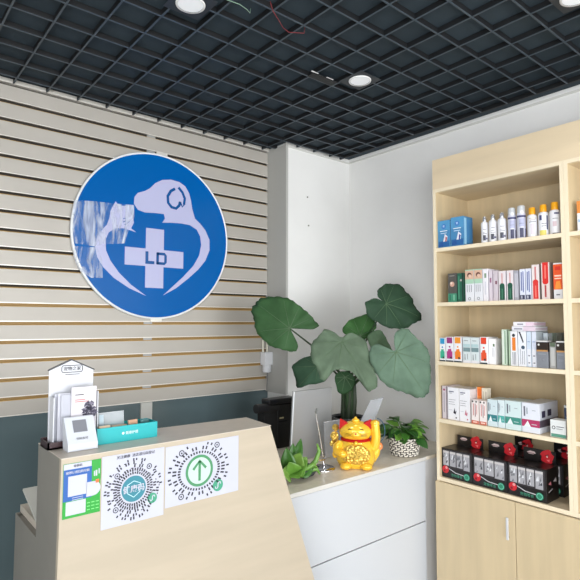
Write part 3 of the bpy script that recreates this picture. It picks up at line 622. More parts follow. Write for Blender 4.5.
# ------------------------------------------------------------ elephant ear plant
def leafmat(rgb,name):
    m=mat(rgb,rough=.6,spec=.15,bump=.3,bscale=22,noise=.2,nscale=9,name=name); return m
LM={'L1':leafmat((56, 88, 54),'leaf_a'),'L2':leafmat((92, 110, 90),'leaf_b'),'L3':leafmat((58, 86, 66),'leaf_c'),'L4':leafmat((44, 74, 46),'leaf_d'),'L5':leafmat((58, 98, 52),'leaf_e'),'L6':leafmat((46, 70, 52),'leaf_f'),'L7':leafmat((84, 108, 82),'leaf_g'),'L8':leafmat((94, 118, 100),'leaf_h')}
t=thing('elephant_ear_plant',(2.37,2.27,CT+.001),'large potted plant with broad dark green elephant ear leaves in the corner','plant')
MB().lathe([(.075,0.001),(.08,.004),(.105,.15),(.11,.155),(.10,.155),(.098,.14)],(2.40,2.30,CT),mat((70,72,74),rough=.4,name='dark_pot'),n=32).build('pot',t)
MB().lathe([(.0,.0),(.097,.0)],(2.40,2.30,CT+.14),mat((60,48,36),rough=.95),n=24,caps=False).build('soil',t)
VEIN=mat((74,98,68),rough=.5,name='leaf_vein')
for k,(A,N,pts) in LEAVES.items():
    A=Vector(A);N=Vector(N).normalized(); pts=[Vector(p) for p in pts]
    # refine the outline, slightly scalloped
    out=[]; n=len(pts)
    for i in range(n):
        p0,p1,p2,p3=pts[i-1],pts[i],pts[(i+1)%n],pts[(i+2)%n]
        for s in (0,.25,.5,.75):
            out.append(.5*((2*p1)+(p2-p0)*s+(2*p0-5*p1+4*p2-p3)*s*s+(3*p1-p0-3*p2+p3)*s**3))
    n=len(out); rmax=max((p-A).length for p in out); far=max(out,key=lambda p:(p-A).length)
    ax=(far-A).normalized(); sd=N.cross(ax)
    R_=9; vs=[A.copy()]; fs=[]
    for j in range(1,R_+1):
        q=j/R_
        for i,p in enumerate(out):
            d=p-A; v=A+d*q; th=math.atan2(d.dot(sd),d.dot(ax)); rr_=(d*q).length/rmax
            lobes=.007*rmax/.2*math.cos(th*7+math.sin(th*2.3+A.x*9)*1.3)*rr_**1.2
            cup=-.20*rmax*rr_**2 + .05*rmax*abs(math.sin(th))*rr_
            edge=(.007*math.sin(i*.83+A.z*7)+.005*math.sin(i*.37))*q**4
            vs.append(v+N*(lobes+cup+edge)+d*((.016*math.sin(i*1.9+A.y*5)+.014*math.sin(i*.61+A.x*8))*q**6))
    for i in range(n): fs.append((0,1+i,1+(i+1)%n))
    for j in range(R_-1):
        for i in range(n): fs.append((1+j*n+i,1+(j+1)*n+i,1+(j+1)*n+(i+1)%n,1+j*n+(i+1)%n))
    m=MB(); m.add(vs,fs,LM[k],True); lf=m.build('leaf',t,solid=.0015)
    vn=MB()
    for th in (0,.7,-.7,1.35,-1.35,2.05,-2.05):
        best=min(range(n),key=lambda i:abs(math.atan2((out[i]-A).dot(sd),(out[i]-A).dot(ax))-th)); L_=[]
        for j in range(0,R_):
            L_.append(vs[0]+N*.001 if j==0 else vs[1+(j-1)*n+best]+N*.001)
        vn.tube(L_,[.0022*(1-.8*i/R_) for i in range(len(L_))],VEIN,n=5)
    vn.build('veins',lf)
    # petiole
    B=Vector((2.40+(hash(k[1])%3-1)*.0+.02*math.cos(ord(k[1])*2.4),2.30+.02*math.sin(ord(k[1])*2.4),CT+.13)); top=Vector((2.36+.03*math.cos(ord(k[1])),2.26+.03*math.sin(ord(k[1])),1.10))
    back=A-N*.012
    mid=(top+back)/2+Vector((0,0,.03))
    MB().tube([B,(B+top)/2,top,mid,back],[.017,.015,.010,.006,.004],mat((44,66,40),rough=.4,name='petiole'),n=10).build('petiole',t)
m=MB()
for i in range(5):
    a_=i*1.3; m.tube([(2.40+.03*math.cos(a_),2.30+.03*math.sin(a_),CT+.12),(2.39+.035*math.cos(a_),2.28+.035*math.sin(a_),1.0),(2.37+.045*math.cos(a_+.5),2.27+.045*math.sin(a_+.5),1.16)],[.02,.016,.006],mat((40,52,34),rough=.5,name='dark_stem'),n=10)
m.build('stem_cluster',t)
WORLD=.8; WIN=400; SIDE=250; DOWN=18; EXPO=-0.08
# ------------------------------------------------------------ shelf units
XF,XB=2.47,2.806
ZS=(1.909,1.606,1.283,.971,.659); TH=.020
Y1,YD,Y0=1.697,.992,.355
t=thing('shelf_unit',(2.64,1.026,0),'tall pale wood shelf unit full of boxes and bottles beside the plant counter','shelf')
for a,b in ((Y1-.018,Y1),(Y0,Y0+.018)): MB().box(XF,XB,a,b,0,2.41,WOOD).build('side_panel',t)
MB().box(XF,XB-.012,YD+.0004,YD+.018,.66,2.243,WOOD).build('divider',t); MB().box(XF,XB-.012,YD-.018,YD-.0004,.66,2.243,WOOD).build('divider',t)
MB().box(XB-.012,XB,Y0+.018,Y1-.018,.03,2.41,WOOD).build('back_panel',t)
MB().box(XF-.001,XF+.018,Y0,Y1,2.243,2.412,WOODH).build('fascia',t)
for (a,b) in ((YD+.018,Y1-.018),(Y0+.018,YD-.018)):
    MB().box(XF+.018,XB-.012,a,b,2.225,2.245,WOODH).box(XF-.0012,XF+.0178,a,b,2.225,2.243,WOODEDGE).build('top_board',t)
    for z in ZS[:4]: MB().box(XF+.001,XB-.012,a,b,z-TH,z,WOODH).box(XF-.0004,XF+.001,a,b,z-TH,z,WOODEDGE).build('shelf_board',t)
MB().box(XF+.001,XB-.012,Y0+.018,Y1-.018,ZS[4]-TH,ZS[4],WOODH).box(XF-.0004,XF+.001,Y0+.018,Y1-.018,ZS[4]-TH,ZS[4],WOODEDGE).build('base_board',t)
for a,b,z in ((Y1-.018,Y1,0),(YD+.0004,YD+.018,.659),(YD-.018,YD-.0004,.659),(Y0,Y0+.018,0)): MB().box(XF-.0012,XF-.0001,a,b,z,2.243,WOODEDGE).build('edge_banding',t)
DW=.4455; HND=mat((214,216,220),rough=.3,metal=.2,name='satin_handle')
for i in range(3):
    b=Y1-.001-i*DW; a=b-DW+.003
    d=MB().box(XF-.018,XF-.002,a,b,.06,.637,WOOD).build('door',t,bevel=.001)
    hy=(a+.033,a+DW-.04,a+.033)[i]
    if i!=1: MB().box(XF-.034,XF-.0285,hy-.006,hy+.006,.455,.56,HND,bev=.002).box(XF-.030,XF-.0178,hy-.004,hy+.004,.462,.47,CHROME).box(XF-.030,XF-.0178,hy-.004,hy+.004,.545,.553,CHROME).build('handle',d)
MB().box(XF+.01,XF+.028,Y0+.018,Y1-.018,0,.058,WOODH).build('plinth',t)

# ------------------------------------------------------------ products
TXT=(96,98,112)
def carton(row,y1,y0,h,base,front=(),side=(),label='',group='',xf=2.492,depth=.13,name='carton',z=None,cat='box',gap=.0008):
    z0=(ZS[row-1] if z is None else z)+.0006
    y1-=gap;y0+=gap;w=y1-y0
    m=MB(); m.box(xf,xf+depth,y0,y1,z0,z0+h,P(*base),bev=.0012)
    def lay(lst,side_):
        for i,pt in enumerate(lst):
            k=.0003+.00025*i
            if pt[0]=='t':
                _,u,v,s,body,rgb=pt
                if side_: m.text(body,s,(xf+u*depth,y0-k,z0+v*h),(1,0,0),(0,0,1),P(*rgb),depth=.0002)
                else: m.text(body,s,(xf-k,y1-u*w,z0+v*h),(0,-1,0),(0,0,1),P(*rgb),depth=.0002)
                continue
            if pt[0]=='c':
                _,u,v,r_,rgb=pt; poly=[(u*(depth if side_ else w)+r_*math.cos(a*PI/10),v*h+r_*math.sin(a*PI/10)) for a in range(20)]
            elif pt[0]=='p': poly=[(a*(depth if side_ else w),b*h) for a,b in pt[1]]; rgb=pt[2]
            else: u0,v0,u1,v1,rgb=pt; W_=depth if side_ else w; poly=[(u0*W_,v0*h),(u1*W_,v0*h),(u1*W_,v1*h),(u0*W_,v1*h)]
            if side_: m.prism(poly,(xf,y0-k,z0),(1,0,0),(0,0,1),(0,.0002,0),P(*rgb))
            else: m.prism(poly,(xf-k,y1,z0),(0,-1,0),(0,0,1),(.0002,0,0),P(*rgb))
    lay(front,False); lay(side,True)
    return tag(m.build(name),label,cat,group)
def lines(u0,u1,vs,rgb=TXT,t=.012): return [(u0,v,u1,v+t,rgb) for v in vs]
G1_='products on the top shelf';G2_='boxes on the second shelf';G3_='boxes on the third shelf';G4_='boxes on the fourth shelf';G5_='display cartons on the bottom shelf'
# row 1: blue boxes
def bluebox(y1,y0,h,label,shift):
    carton(1,y1,y0,h,(70,134,182),[(.0,.62,1,1,(82,150,196)),(.06,.04,.94,.24,(40,96,156)),('c',.5,.78,.014,(60,120,190)),('t',.5,.78,.014,'宠',(230,244,250)),(.2,.6,.8,.625,(240,246,250)),(.25,.52,.75,.54,(220,236,246)),('p',[(.45,.22),(.75,.22),(.82,.40),(.6,.5)],(226,226,236)),('p',[(.62,.22),(.72,.22),(.78,.36),(.66,.4)],(168,72,84) if shift else (54,62,140)),('p',[(.08,.05),(.5,.05),(.4,.22),(.2,.18)],(36,84,150))],
      [(.05,.05,.3,.95,(150,200,232)),(.35,.1,.9,.9,(70,142,202))],label,G1_,depth=.09,xf=2.484)
bluebox(1.678,1.600,.152,'light blue box with small red picture at the left end of the top shelf',1)
bluebox(1.596,1.515,.160,'light blue box beside the white bottles, right one of the blue pair',0)
def bottle(y,x,r,h,kind,label):
    z=ZS[0]; t=thing('bottle',(x,y,z+.0005),label,'bottle',G1_)
    wb_=mat((232,233,238),rough=.3,name='white_bottle')
    m=MB()
    if kind=='slim':
        m.lathe([(r*.92,0),(r,.003),(r,h*.74),(r*.85,h*.785),(r*.5,h*.81),(r*.45,h*.83)],(0,0,0),wb_,n=24)
        cap=MB().lathe([(r*.48,h*.83),(r*.5,h*.84),(r*.46,h*.985),(r*.40,h)],(0,0,0),mat((190,192,196),rough=.25,metal=.6,name='silver_cap'),n=20)
        marks=[(.10,.30,-.5,.3,(70,72,84)),(.34,.36,-.5,.5,TXT),(.50,.52,-.4,.4,TXT),(.40,.415,-.5,.2,TXT),(.14,.2,.0,.8,(90,92,120))]
    elif kind=='purple':
        m.lathe([(r*.92,0),(r,.003),(r,h*.72),(r*.92,h*.76),(r*.88,h*.78)],(0,0,0),mat((206,208,222),rough=.3,name='pale_grey_bottle'),n=24)
        cap=MB().lathe([(r*.86,h*.78),(r*.88,h*.79),(r*.86,h*.97),(r*.72,h)],(0,0,0),mat((212,216,220),rough=.25,metal=.2,name='pearl_cap'),n=24)
        marks=[(.64,.70,-1.2,1.2,(64,66,110)),(.04,.32,-.4,.4,(66,68,96)),(.36,.6,-.6,.6,(176,180,208)),(.45,.46,-.5,.5,(92,94,130)),(.02,.30,.7,1.1,(120,124,160))]
    else:
        m.lathe([(r*.92,0),(r,.004),(r,h*.69),(r*.90,h*.74),(r*.62,h*.765)],(0,0,0),wb_,n=24)
        cap=MB().lathe([(r*.66,h*.765),(r*.68,h*.78),(r*.66,h*.955),(r*.58,h)],(0,0,0),mat((238,168,26),rough=.3,name='amber_yellow_cap'),n=24)
        marks={'y1':[(.50,.52,-.7,.7,TXT),(.56,.58,-.5,.5,(170,160,150)),(.10,.45,-.4,.4,(212,204,214)),(.62,.64,-.8,.8,(200,190,150))],
               'y2':[(.02,.18,-.9,.4,(226,212,110)),(.2,.64,.5,.8,(54,58,96)),(.5,.66,-.9,-.4,(70,74,120)),(.3,.32,-.4,.4,TXT),(.38,.40,-.4,.4,TXT)],
               'y3':[(.02,.05,-.6,.8,(60,50,40)),(.62,.67,-.2,.7,(70,72,110)),(.25,.4,-.5,.2,(216,196,204)),(.48,.495,-.5,.5,TXT)]}[kind]
    b=m.build('body',t,local=True); cap.build('cap',t,local=True)
    lm=MB(); a0=math.radians(208)
    for i,(z0_,z1_,p,q,c) in enumerate(marks):
        n=8; rr_=r+.0004+.0001*i; vs=[];
        for k in range(n+1):
            a=a0+p+(q-p)*k/n; vs+= [(rr_*math.cos(a),rr_*math.sin(a),z0_*h),(rr_*math.cos(a),rr_*math.sin(a),z1_*h)]
        lm.add(vs,[(2*k,2*k+2,2*k+3,2*k+1) for k in range(n)],P(*c),True)
    lm.build('label_print',t,local=True)
bottle(1.412,2.515,.0180,.142,'slim','slim white bottle with silver cap, first one right of the blue boxes')
bottle(1.366,2.515,.0205,.146,'slim','slim white bottle with silver cap, second of the row from the blue boxes')
bottle(1.316,2.515,.0215,.148,'slim','slim white bottle with silver cap just left of the purple-marked bottles')
bottle(1.352,2.575,.0205,.152,'slim','slim white bottle in the back row behind the other silver-capped bottles')
bottle(1.264,2.515,.0205,.163,'purple','pale grey bottle with dark label and pearl cap, left of two')
bottle(1.216,2.515,.0215,.166,'purple','pale grey bottle with dark label and pearl cap beside the first yellow cap')
bottle(1.163,2.517,.0230,.148,'y1','white bottle with yellow cap, leftmost of the three yellow caps')
bottle(1.109,2.517,.0235,.153,'y2','white bottle with yellow cap and pale yellow label corner, middle of three')
bottle(1.056,2.517,.0240,.156,'y3','white bottle with yellow cap, rightmost and tallest of three')
carton(1,1.028,1.013,.118,(150,140,136),[(.2,.2,.8,.8,(176,168,166))],[],'narrow grey-brown bottle box at the right end of the top shelf',G1_,xf=2.53,depth=.07)

# row 2
SKIN=(214,176,152)
carton(2,1.624,1.570,.158,(84,82,78),[(0,0,1,.30,(64,140,112)),('c',.5,.62,.014,(206,160,142)),('c',.4,.66,.007,(236,210,196)),(.2,.06,.3,.26,(30,90,70)),(.6,.06,.8,.26,(120,180,150)),(.2,.9,.8,.92,(180,176,168))],[(0,0,1,.3,(50,110,88))],'dark box with a round tan picture over green, leftmost on the second shelf',G2_)
carton(2,1.566,1.527,.156,(38,96,76),[(.1,.1,.35,.9,(66,130,104)),('c',.6,.75,.006,(190,180,176)),(.75,0,1,1,(26,52,44))],[],'narrow dark green box, second from the left on the second shelf',G2_)
for i,(a,b,lb) in enumerate(((1.518,1.467,'white box with peach and mint top panel next to the green boxes'),(1.465,1.418,'white box with peach and mint top panel, right one of the matching pair'))):
    carton(2,a,b,.170,(226,228,234),[(0,.56,1,1,(168,206,182)),(0,.70,1,.97,SKIN),('c',.5,.83,.013,(96,56,50)),('c',.56,.80,.009,(226,190,170)),(.2,.3,.25,.52,TXT),(.45,.3,.5,.52,TXT),(.7,.3,.75,.52,TXT),('c',.5,.09,.008,(120,126,136)),('c',.5,.09,.005,(226,228,234))],[(.1,.2,.9,.8,(214,214,222))],lb,G2_)
carton(2,1.416,1.387,.168,(232,230,236),[(.3,.72,.7,.86,(120,146,120)),(.4,.2,.6,.6,(206,206,216))],[],'plain white narrow box with a small green mark on the second shelf',G2_)
carton(2,1.383,1.364,.158,(214,204,214),[(.3,.6,.8,.75,(150,100,130))],[],'very thin pale lilac box between the white ones on the second shelf',G2_)
carton(2,1.361,1.335,.154,(206,196,204),[(.5,.55,.9,.66,(120,70,90)),(.1,.1,.2,.9,(180,170,180))],[],'thin grey-pink box left of the two green-capsule boxes',G2_)
for a,b,lb in ((1.331,1.292,'white box with a dark green capsule shape, left one of two'),(1.288,1.252,'white box with a dark green capsule shape, right one of two')):
    carton(2,a,b,.150,(226,218,222),[(.42,.52,.58,.92,(206,150,150)),(.15,.02,.85,.5,(34,84,66)),('c',.5,.5,.013,(34,84,66)),(.42,.06,.58,.40,(70,126,100))],[(.0,.0,1,1,(196,192,200))],lb,G2_)
carton(2,1.250,1.228,.147,(168,168,178),[(.1,.1,.9,.9,(188,188,198))],[],'thin plain grey box right of the green-capsule boxes',G2_)
for a,b,lb in ((1.222,1.195,'narrow white box with blue vertical lettering, left one of two'),(1.192,1.166,'narrow white box with blue vertical lettering beside the red-banded boxes')):
    carton(2,a,b,.152,(222,226,240),[(.25,.3,.45,.9,(90,104,160)),(.6,.25,.8,.92,(100,112,166)),(.05,.02,.95,.16,(60,64,90)),(.3,.04,.45,.14,(222,226,240))],[],lb,G2_)
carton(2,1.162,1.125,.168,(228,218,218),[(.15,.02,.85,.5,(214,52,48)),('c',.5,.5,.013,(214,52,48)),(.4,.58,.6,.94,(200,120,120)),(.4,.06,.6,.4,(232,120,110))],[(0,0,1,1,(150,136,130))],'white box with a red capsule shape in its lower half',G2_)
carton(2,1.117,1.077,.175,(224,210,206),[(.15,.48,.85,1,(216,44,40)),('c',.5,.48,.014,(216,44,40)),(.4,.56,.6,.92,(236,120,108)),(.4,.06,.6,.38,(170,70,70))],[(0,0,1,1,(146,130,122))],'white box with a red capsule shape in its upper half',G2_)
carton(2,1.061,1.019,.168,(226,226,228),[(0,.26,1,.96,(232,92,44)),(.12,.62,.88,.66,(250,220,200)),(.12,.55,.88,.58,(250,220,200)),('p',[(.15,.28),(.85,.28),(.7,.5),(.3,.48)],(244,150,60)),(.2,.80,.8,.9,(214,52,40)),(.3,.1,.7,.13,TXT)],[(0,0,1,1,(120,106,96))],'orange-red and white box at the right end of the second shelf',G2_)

# row 3
def pill(y1,y0,h,c1,c2,label):
    carton(3,y1,y0,h,(236,238,242),[(.12,.74,.88,.98,c1),(.12,.12,.88,.42,c2),('p',[(.12,.12),(.88,.12),(.7,.55),(.3,.50)],c2),('c',.5,.60,.012,(240,240,244)),('c',.52,.60,.005,c1),(.0,.0,1,.05,(40,52,60)),(.55,.12,.8,.2,(60,50,50))],[(0,0,1,1,(226,226,230))],label,G3_,depth=.11,xf=2.482)
pill(1.6775,1.640,.128,(46,150,200),(60,170,140),'white box with blue and green print at the left end of the third shelf')
pill(1.637,1.590,.134,(150,60,120),(176,60,130),'white box with purple print, second on the third shelf')
pill(1.587,1.540,.136,(236,150,50),(236,130,40),'white box with orange print, third on the third shelf')
for a,b,lb in ((1.532,1.486,'pale grey-blue box standing forward, left one of the pair on the third shelf'),(1.485,1.438,'pale grey-blue box standing forward, right one of the pair on the third shelf')):
    carton(3,a,b,.134,(214,224,226),[(.05,.44,.95,.60,(120,146,150)),(.05,.62,.95,.74,(180,206,210)),(.0,.0,1,.10,(226,226,230)),('p',[(.2,.12),(.35,.12),(.3,.34),(.22,.34)],(150,154,158)),(.55,.14,.62,.36,(140,144,150)),(.2,.86,.7,.88,TXT)],[(0,0,1,1,(206,206,212))],lb,G3_,xf=2.480,depth=.12)
pill(1.434,1.393,.138,(222,70,44),(226,84,50),'white box with red-orange print right of the grey-blue pair')
carton(3,1.391,1.353,.130,(240,240,242),[(.6,.7,.85,.8,(90,120,80)),(.5,.3,.56,.65,(200,200,206)),(.7,.3,.76,.65,(200,200,206))],[(0,0,1,1,(214,210,210))],'plain white box with a small dark mark, beside the red-orange one',G3_,depth=.11)
carton(3,1.322,1.293,.178,(196,214,196),[(.15,.04,.4,.96,(222,230,220)),(.6,.04,.75,.96,(120,150,124))],[(0,0,1,1,(150,170,150))],'tall thin pale green box standing alone on the third shelf',G3_,depth=.12)
carton(3,1.286,1.279,.172,(176,200,172),[],[],'very thin green booklet box against the orange-marked white box',G3_)
carton(3,1.277,1.241,.170,(234,236,240),[('c',.5,.88,.008,(56,58,66)),(.28,.44,.78,.82,(226,128,48)),(.3,.04,.4,.4,(150,150,160)),(.52,.04,.62,.4,(150,150,160)),(.72,.04,.8,.4,(150,150,160))],[],'tall white box with an orange panel under a dark dot',G3_)
carton(3,1.238,1.197,.171,(232,235,242),[('p',[(.1,.98),(.3,.98),(.72,.7),(.62,.66)],(36,38,48)),('c',.62,.54,.009,(60,84,104)),(.25,.06,.33,.5,(170,172,182)),(.5,.06,.58,.44,(160,162,172)),(.75,.06,.82,.44,(160,162,172))],[],'tall white box with a black ribbon stroke and blue-grey dot',G3_)
for i,(a,b,lb) in enumerate(((1.195,1.172,'first narrow bluish white box right of the ribbon-marked box'),(1.171,1.148,'second narrow bluish white box right of the ribbon-marked box'))):
    carton(3,a,b,.170,(206+8*i,220,236),[(.1,.04,.9,.5,(228,230,238)),(.3,.1,.7,.13,TXT),(.3,.3,.7,.33,TXT),(.2,.7,.8,.72,(130,160,200))],[(0,0,1,1,(180,190,196))],lb,G3_)
for i in range(4):
    carton(3,1.146-.0001,1.124,.162,((206,216,222),(170,190,180),(190,200,196),(160,172,168))[i],[(.2,.1,.8,.9,(200,208,212))],[(.1,.1,.3,.9,(150,164,160))],['slim grey-white box in a receding row, at its front','slim grey-green box, second of the receding row','slim pale grey box, third of the receding row','slim grey box at the back of the receding row'][i],G3_,xf=2.56+.052*i,depth=.048)
carton(3,1.268,1.150,.022,(228,228,236),[(.1,.3,.45,.6,(150,150,164)),(.5,0,1,1,(224,206,220))],[(0,.3,1,.6,(206,190,204))],'flat white and pink box lying lower on top of the tall boxes',G3_,z=ZS[2]+.1722,depth=.13)
carton(3,1.262,1.160,.021,(236,234,240),[(.2,.3,.5,.6,(140,140,156)),(.62,.1,1,.9,(230,206,222))],[(0,.2,1,.8,(222,196,212))],'flat white box with pink end lying topmost on the tall boxes',G3_,z=ZS[2]+.1954,depth=.13,xf=2.496)
def jarbox(y1,y0,h,label,xf):
    carton(3,y1,y0,h,(130,134,142),[(0,.66,1,.94,(44,34,28)),(0,.60,1,.66,(190,140,84)),(0,.96,1,1,(226,226,224)),('c',.22,.85,.005,(210,210,206)),('t',.5,.30,.012,'宠粮',(150,154,162)),(.15,.5,.85,.52,(160,164,172))],[(0,.60,1,.94,(56,44,36)),(0,.96,1,1,(210,210,208))],label,G3_,xf=xf,depth=.05,name='canister_box')
jarbox(1.1455,1.092,.128,'grey box with black and copper top band, left one of two on the third shelf',2.484)
jarbox(1.054,1.014,.128,'grey box with black and copper top band at the right end of the third shelf',2.484)
carton(3,1.088,1.058,.120,(164,164,162),[(.2,.1,.8,.8,(190,190,188)),(.1,.84,.9,1,(90,104,84))],[],'narrow speckled grey tube box between the two black-topped boxes',G3_,depth=.05)

# row 4
carton(4,1.676,1.641,.176,(204,196,204),[(0,0,.12,1,(60,40,44)),(.88,0,1,1,(60,44,50)),(.3,.86,.7,.92,(150,80,110)),(.42,.2,.55,.8,(150,146,160))],[],'narrow lilac-grey box with dark edges at the left end of the fourth shelf',G4_)
for a,b,lb,c in ((1.637,1.568,'large white box with small bird print, left one of two on the fourth shelf',(40,36,56)),(1.567,1.502,'large white box with small pink print, right one of two on the fourth shelf',(200,120,140))):
    carton(4,a,b,.172,(236,237,243),[(.1,.86,.55,.89,(90,90,120)),(.12,.82,.4,.835,TXT),(.08,.62,.7,.63,TXT),(.08,.55,.6,.56,TXT),(.08,.48,.65,.49,TXT),('p',[(.5,.22),(.7,.18),(.78,.3),(.66,.26),(.62,.38)],c),(.1,.3,.4,.31,(180,180,196)),('c',.75,.08,.004,c)],[(0,0,1,1,(220,214,214))],lb,G4_,depth=.12)
carton(4,1.4985,1.472,.182,(240,140,60),[(0,.75,1,.95,(230,110,40)),(.0,.0,.12,1,(236,226,214))],[],'narrow orange box standing behind the small red-printed boxes',G4_,xf=2.55,depth=.04)
carton(4,1.470,1.438,.180,(232,224,206),[(.2,.5,.4,.9,(200,190,170)),(.7,.3,.9,.9,(190,176,160))],[],'narrow cream box standing behind the small red-printed boxes',G4_,xf=2.55,depth=.04)
for a,b,lb in ((1.493,1.451,'small white box with red print along its base, left one of two'),(1.448,1.408,'small white box with red print along its base, beside the teal-banded boxes')):
    carton(4,a,b,.122,(238,230,228),[(0,.0,1,.14,(206,110,90)),(.2,.05,.8,.1,(240,210,200)),(.25,.35,.35,.85,(200,120,120)),(.5,.3,.6,.85,(150,110,120)),(.72,.4,.8,.8,(210,140,140)),(.1,.9,.3,.97,(40,40,44)),(.6,.9,.8,.97,(40,40,44))],[(0,0,1,1,(220,206,200))],lb,G4_,xf=2.486,depth=.058)
def band(a,b,h,c,base,label,deep=.12,xf=2.488,side=()):
    carton(4,a,b,h,base,[(0,.20,1,.44,c),('p',[(.12,.20),(.5,.20),(.33,.40)],(232,240,242)),(.55,.28,.85,.3,(200,220,220)),(.12,.55,.2,.88,TXT),(.28,.62,.34,.84,(150,160,170)),(.6,.75,.8,.77,(150,160,170))],side,label,G4_,depth=deep,xf=xf)
band(1.404,1.351,.135,(50,126,134),(206,222,228),'pale blue box with dark teal band, left of three teal-banded boxes')
band(1.348,1.312,.138,(80,170,164),(214,228,232),'narrow pale box with light teal band, middle of three')
band(1.310,1.229,.140,(62,140,128),(208,226,228),'wide pale blue box with green-teal band, right of three')
band(1.226,1.140,.140,(176,52,98),(222,226,236),'pale box with crimson band, largest on the fourth shelf',deep=.20,side=[(0,.2,1,.44,(92,82,96)),(.12,.52,.3,.74,(60,56,84)),(.42,.54,.62,.76,(48,46,72)),(.7,.4,.95,.44,(120,90,110))])
carton(4,1.092,1.022,.078,(224,228,228),[(.05,.02,1,.2,(90,150,130)),('c',.22,.55,.008,(70,74,80)),('c',.22,.55,.005,(224,228,228)),(.4,.6,.9,.64,TXT),(.4,.48,.8,.51,TXT)],[],'small low white box with green base stripe at the right end of the fourth shelf',G4_,xf=2.486,depth=.06)
carton(4,1.056,1.014,.140,(60,76,104),[(0,.92,1,1,(222,226,230)),(.1,.4,.9,.6,(90,110,140))],[],'dark blue box with white top edge behind the small low white box',G4_,xf=2.552,depth=.06)

# row 5: display cartons
SIL=(166,166,172)
def display(y1,y0,x,hh,label,kind,z=ZS[4]):
    t=thing('display_carton',(x,(y0+y1)/2,z+.0005),label,'carton',G5_)
    KB=mat((22,20,22),rough=.3,name='black_card'); w=y1-y0; h=.154; d=.128; z+=.0005
    m=MB(); m.box(x+.0012,x+d,y0,y1,z,z+h,KB,bev=.001)
    # window with packets behind clear front
    rr=random.Random(kind)
    nb=4 if kind!=2 else 3
    m.prism([(.03*w/w,.055),(w-.006,.055),(w-.006,h-.006),(.006,h-.006),(.006,.062)],(x+.0008,y1,z),(0,-1,0),(0,0,1),(.0004,0,0),P(46,42,46))
    for k in range(nb):
        u0=.010+k*(w-.02)/nb; u1=u0+(w-.02)/nb-.006
        zt=h-.012; zb=.064-(.006 if k==nb-1 else 0)
        m.prism([(u0,zb),(u1,zb),(u1,zt),(u0,zt)],(x+.0003,y1,z),(0,-1,0),(0,0,1),(.0004,0,0),P(*SIL))
        for q in range(7):
            a=rr.uniform(u0,u1-.012); b=rr.uniform(zb,zt-.03)
            m.prism([(a,b),(a+rr.uniform(.006,.012),b+.003),(a+.008,b+rr.uniform(.015,.03))],(x-.0002-.0001*q,y1,z),(0,-1,0),(0,0,1),(.0004,0,0),P(*rr.choice([(70,72,78),(220,222,226),(110,112,118)])))
        m.box(x-.0004,x+.0,y1-u1,y1-u0,z+zt-.012,z+zt-.002,P(200,196,196))
    Rr=mat((196,32,44),rough=.35,name='crimson_print')
    def dsc(u,v,r,mm,l): m.prism([(u+r*math.cos(a*PI/12),v+r*math.sin(a*PI/12)) for a in range(24)],(x-.0006-.0003*l,y1,z),(0,-1,0),(0,0,1),(.0004,0,0),mm)
    dsc(.024,.042,.020,Rr,0); dsc(.030,.052,.007,P(224,150,150),1); dsc(.018,.034,.006,P(120,16,30),1)
    dsc(w-.033,.026,.018,P(30,120,90),1); dsc(w-.033,.026,.0145,P(110,190,166),2); dsc(w-.033,.026,.011,P(40,130,100),3)
    stroke(m,[(.045,.050),(.085,.034),(w-.05,.030)],.004,(x-.0006,y1,z),(0,-1,0),(0,0,1),(.0003,0,0),P(200,200,204))
    m.text('宠物零食',.017,(x-.0009,y1-.095*w/.19,z+.018),(0,-1,0),(0,0,1),P(70,150,120),depth=.0002)
    # side marks
    m.prism([(.02,.085),(.045,.095),(.05,.075)],(x,y0+.0002,z),(1,0,0),(0,0,1),(0,-.0005,0),P(200,120,130)); m.prism([(.07,.09),(.10,.105),(.105,.082)],(x,y0+.0002,z),(1,0,0),(0,0,1),(0,-.0005,0),P(190,186,190))
    m.prism([(.02,.05),(.06,.06),(.06,.055),(.02,.045)],(x,y0+.0002,z),(1,0,0),(0,0,1),(0,-.0005,0),P(190,186,190))
    m.build('tray',t)
    hd=MB(); xh=x+d-.004; zb=z+h
    hy1=y1-.02; hy0=y0-.004+.012
    hd.box(xh,xh+.003,hy0,hy1,zb-.01,zb+hh,KB,bev=.0008)
    cu=(hy1-hy0)*.74; 
    def hs(poly,mm,l): hd.prism(poly,(xh-.0004-.0003*l,hy1,zb),(0,-1,0),(0,0,1),(.0003,0,0),mm)
    rr=random.Random(9)
    hs([(cu+(.030+.005*math.sin(a*1.9))*math.cos(a*PI/12),.030+(.034+.004*math.cos(a*1.3))*math.sin(a*PI/12)) for a in range(24)],Rr,0)
    hs([(cu-.012,.035),(cu+.008,.045),(cu+.004,.03)],P(120,14,24),1); hs([(cu-.004,.015),(cu+.012,.02),(cu+.010,.006)],P(236,120,120),1); hs([(cu-.004,.03),(cu,.036),(cu+.004,.03),(cu,.026)],P(240,220,214),2)
    hs([(.018,.038),(.034,.046),(.056,.044),(.062,.036),(.050,.030),(.026,.030)],P(206,186,186),0); hs([(.022,.036),(.056,.036),(.056,.033),(.022,.033)],P(90,40,50),1)
    hd.build('header_card',t)
display(1.6775,1.494,2.486,.055,'black display carton with red figure card, leftmost on the bottom shelf',1)
display(1.490,1.304,2.484,.058,'black display carton with three silver packs, middle front on the bottom shelf',2)
display(1.300,1.114,2.482,.060,'black display carton nearest the shelf divider, rightmost front on the bottom shelf',3)
display(1.420,1.300,2.632,.082,'black display carton in the back row behind the middle one',4)
display(1.215,1.100,2.632,.090,'black display carton in the back row behind the rightmost one',5)

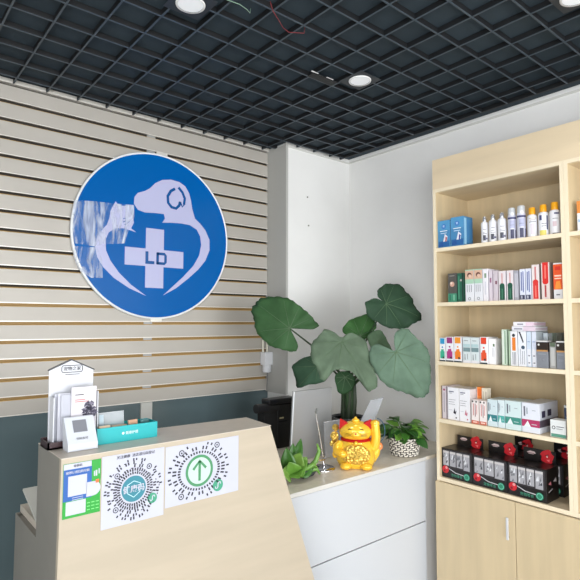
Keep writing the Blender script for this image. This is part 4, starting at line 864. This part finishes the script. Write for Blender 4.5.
# second bay goods, seen at the picture edge
G6_='goods in the second shelf unit'
carton(1,.952,.905,.140,(226,228,232),[(0,.6,1,1,(222,140,70)),(.1,.3,.9,.4,(160,190,220))],[],'white and orange box at the top right edge, in the second shelf unit',G6_,xf=2.50)
for i in range(4):
    c=((238,236,236),(232,206,182),(236,236,240),(234,196,186))[i]
    carton(5,.955,.72,.040,c,[(.02,.05,.5,.2,(214,110,90)),(.02,.8,.9,.92,(226,170,130))],[],['white flat pack, bottom one of the stack at the lower right edge','peach flat pack, second from the bottom at the lower right edge','white flat pack, third from the bottom at the lower right edge','pink-tinted flat pack on top of the stack at the lower right edge'][i],G6_,z=ZS[4]+.0412*i,depth=.2,xf=2.49+.004*(i%2),name='flat_pack',cat='pack')

# ------------------------------------------------------------ light
w=bpy.data.worlds.new('daylight'); bpy.context.scene.world=w; w.use_nodes=True
bg=w.node_tree.nodes['Background']; bg.inputs[0].default_value=(.93,.97,1,1); bg.inputs[1].default_value=WORLD
def area(loc,rot,sx,sy,e,col=(1,1,1)):
    l=bpy.data.lights.new('daylight_area_lamp','AREA'); l.shape='RECTANGLE'; l.size=sx; l.size_y=sy; l.energy=e; l.color=col
    o=bpy.data.objects.new('daylight_area_lamp',l); C.objects.link(o); o.location=loc; o.rotation_euler=rot
    return o
# daylight entering through the shopfront glass
area((.6,-5.06,1.45),(math.radians(90),0,0),4.3,2.5,WIN,(.96,.98,1))
area((-1.80,-1.65,1.45),(math.radians(90),0,math.radians(-90)),3.9,2.1,SIDE,(.97,.98,1))  # side fill lamp behind the added left window
for x,y in ((1.874,1.701),(.921,1.69),(1.99,.735),(-.2,.7),(.6,-.4)):
    l=bpy.data.lights.new('downlight_lamp','SPOT'); l.energy=DOWN; l.spot_size=2.3; l.spot_blend=1; l.shadow_soft_size=.05; l.color=(1,.98,.95)
    o=bpy.data.objects.new('downlight_lamp',l); C.objects.link(o); o.location=(x,y,H-.03)

# ------------------------------------------------------------ camera
M_=((0.767058,-0.641577,0.001446),(-0.040107,-0.045701,0.99815),(0.640323,0.765696,0.060787))
cam=bpy.data.cameras.new('camera'); co=bpy.data.objects.new('camera',cam); C.objects.link(co)
r_,u_,f_=M_
co.matrix_world=Matrix(((r_[0],u_[0],-f_[0],0),(r_[1],u_[1],-f_[1],0),(r_[2],u_[2],-f_[2],1.5),(0,0,0,1)))
cam.sensor_width=36; cam.sensor_fit='HORIZONTAL'; cam.lens=36*517.53/580; cam.clip_start=.05
sc=bpy.context.scene; sc.camera=co
sc.view_settings.view_transform='Standard'; sc.view_settings.look='None'; sc.view_settings.gamma=1; sc.view_settings.use_curve_mapping=False; sc.view_settings.exposure=EXPO
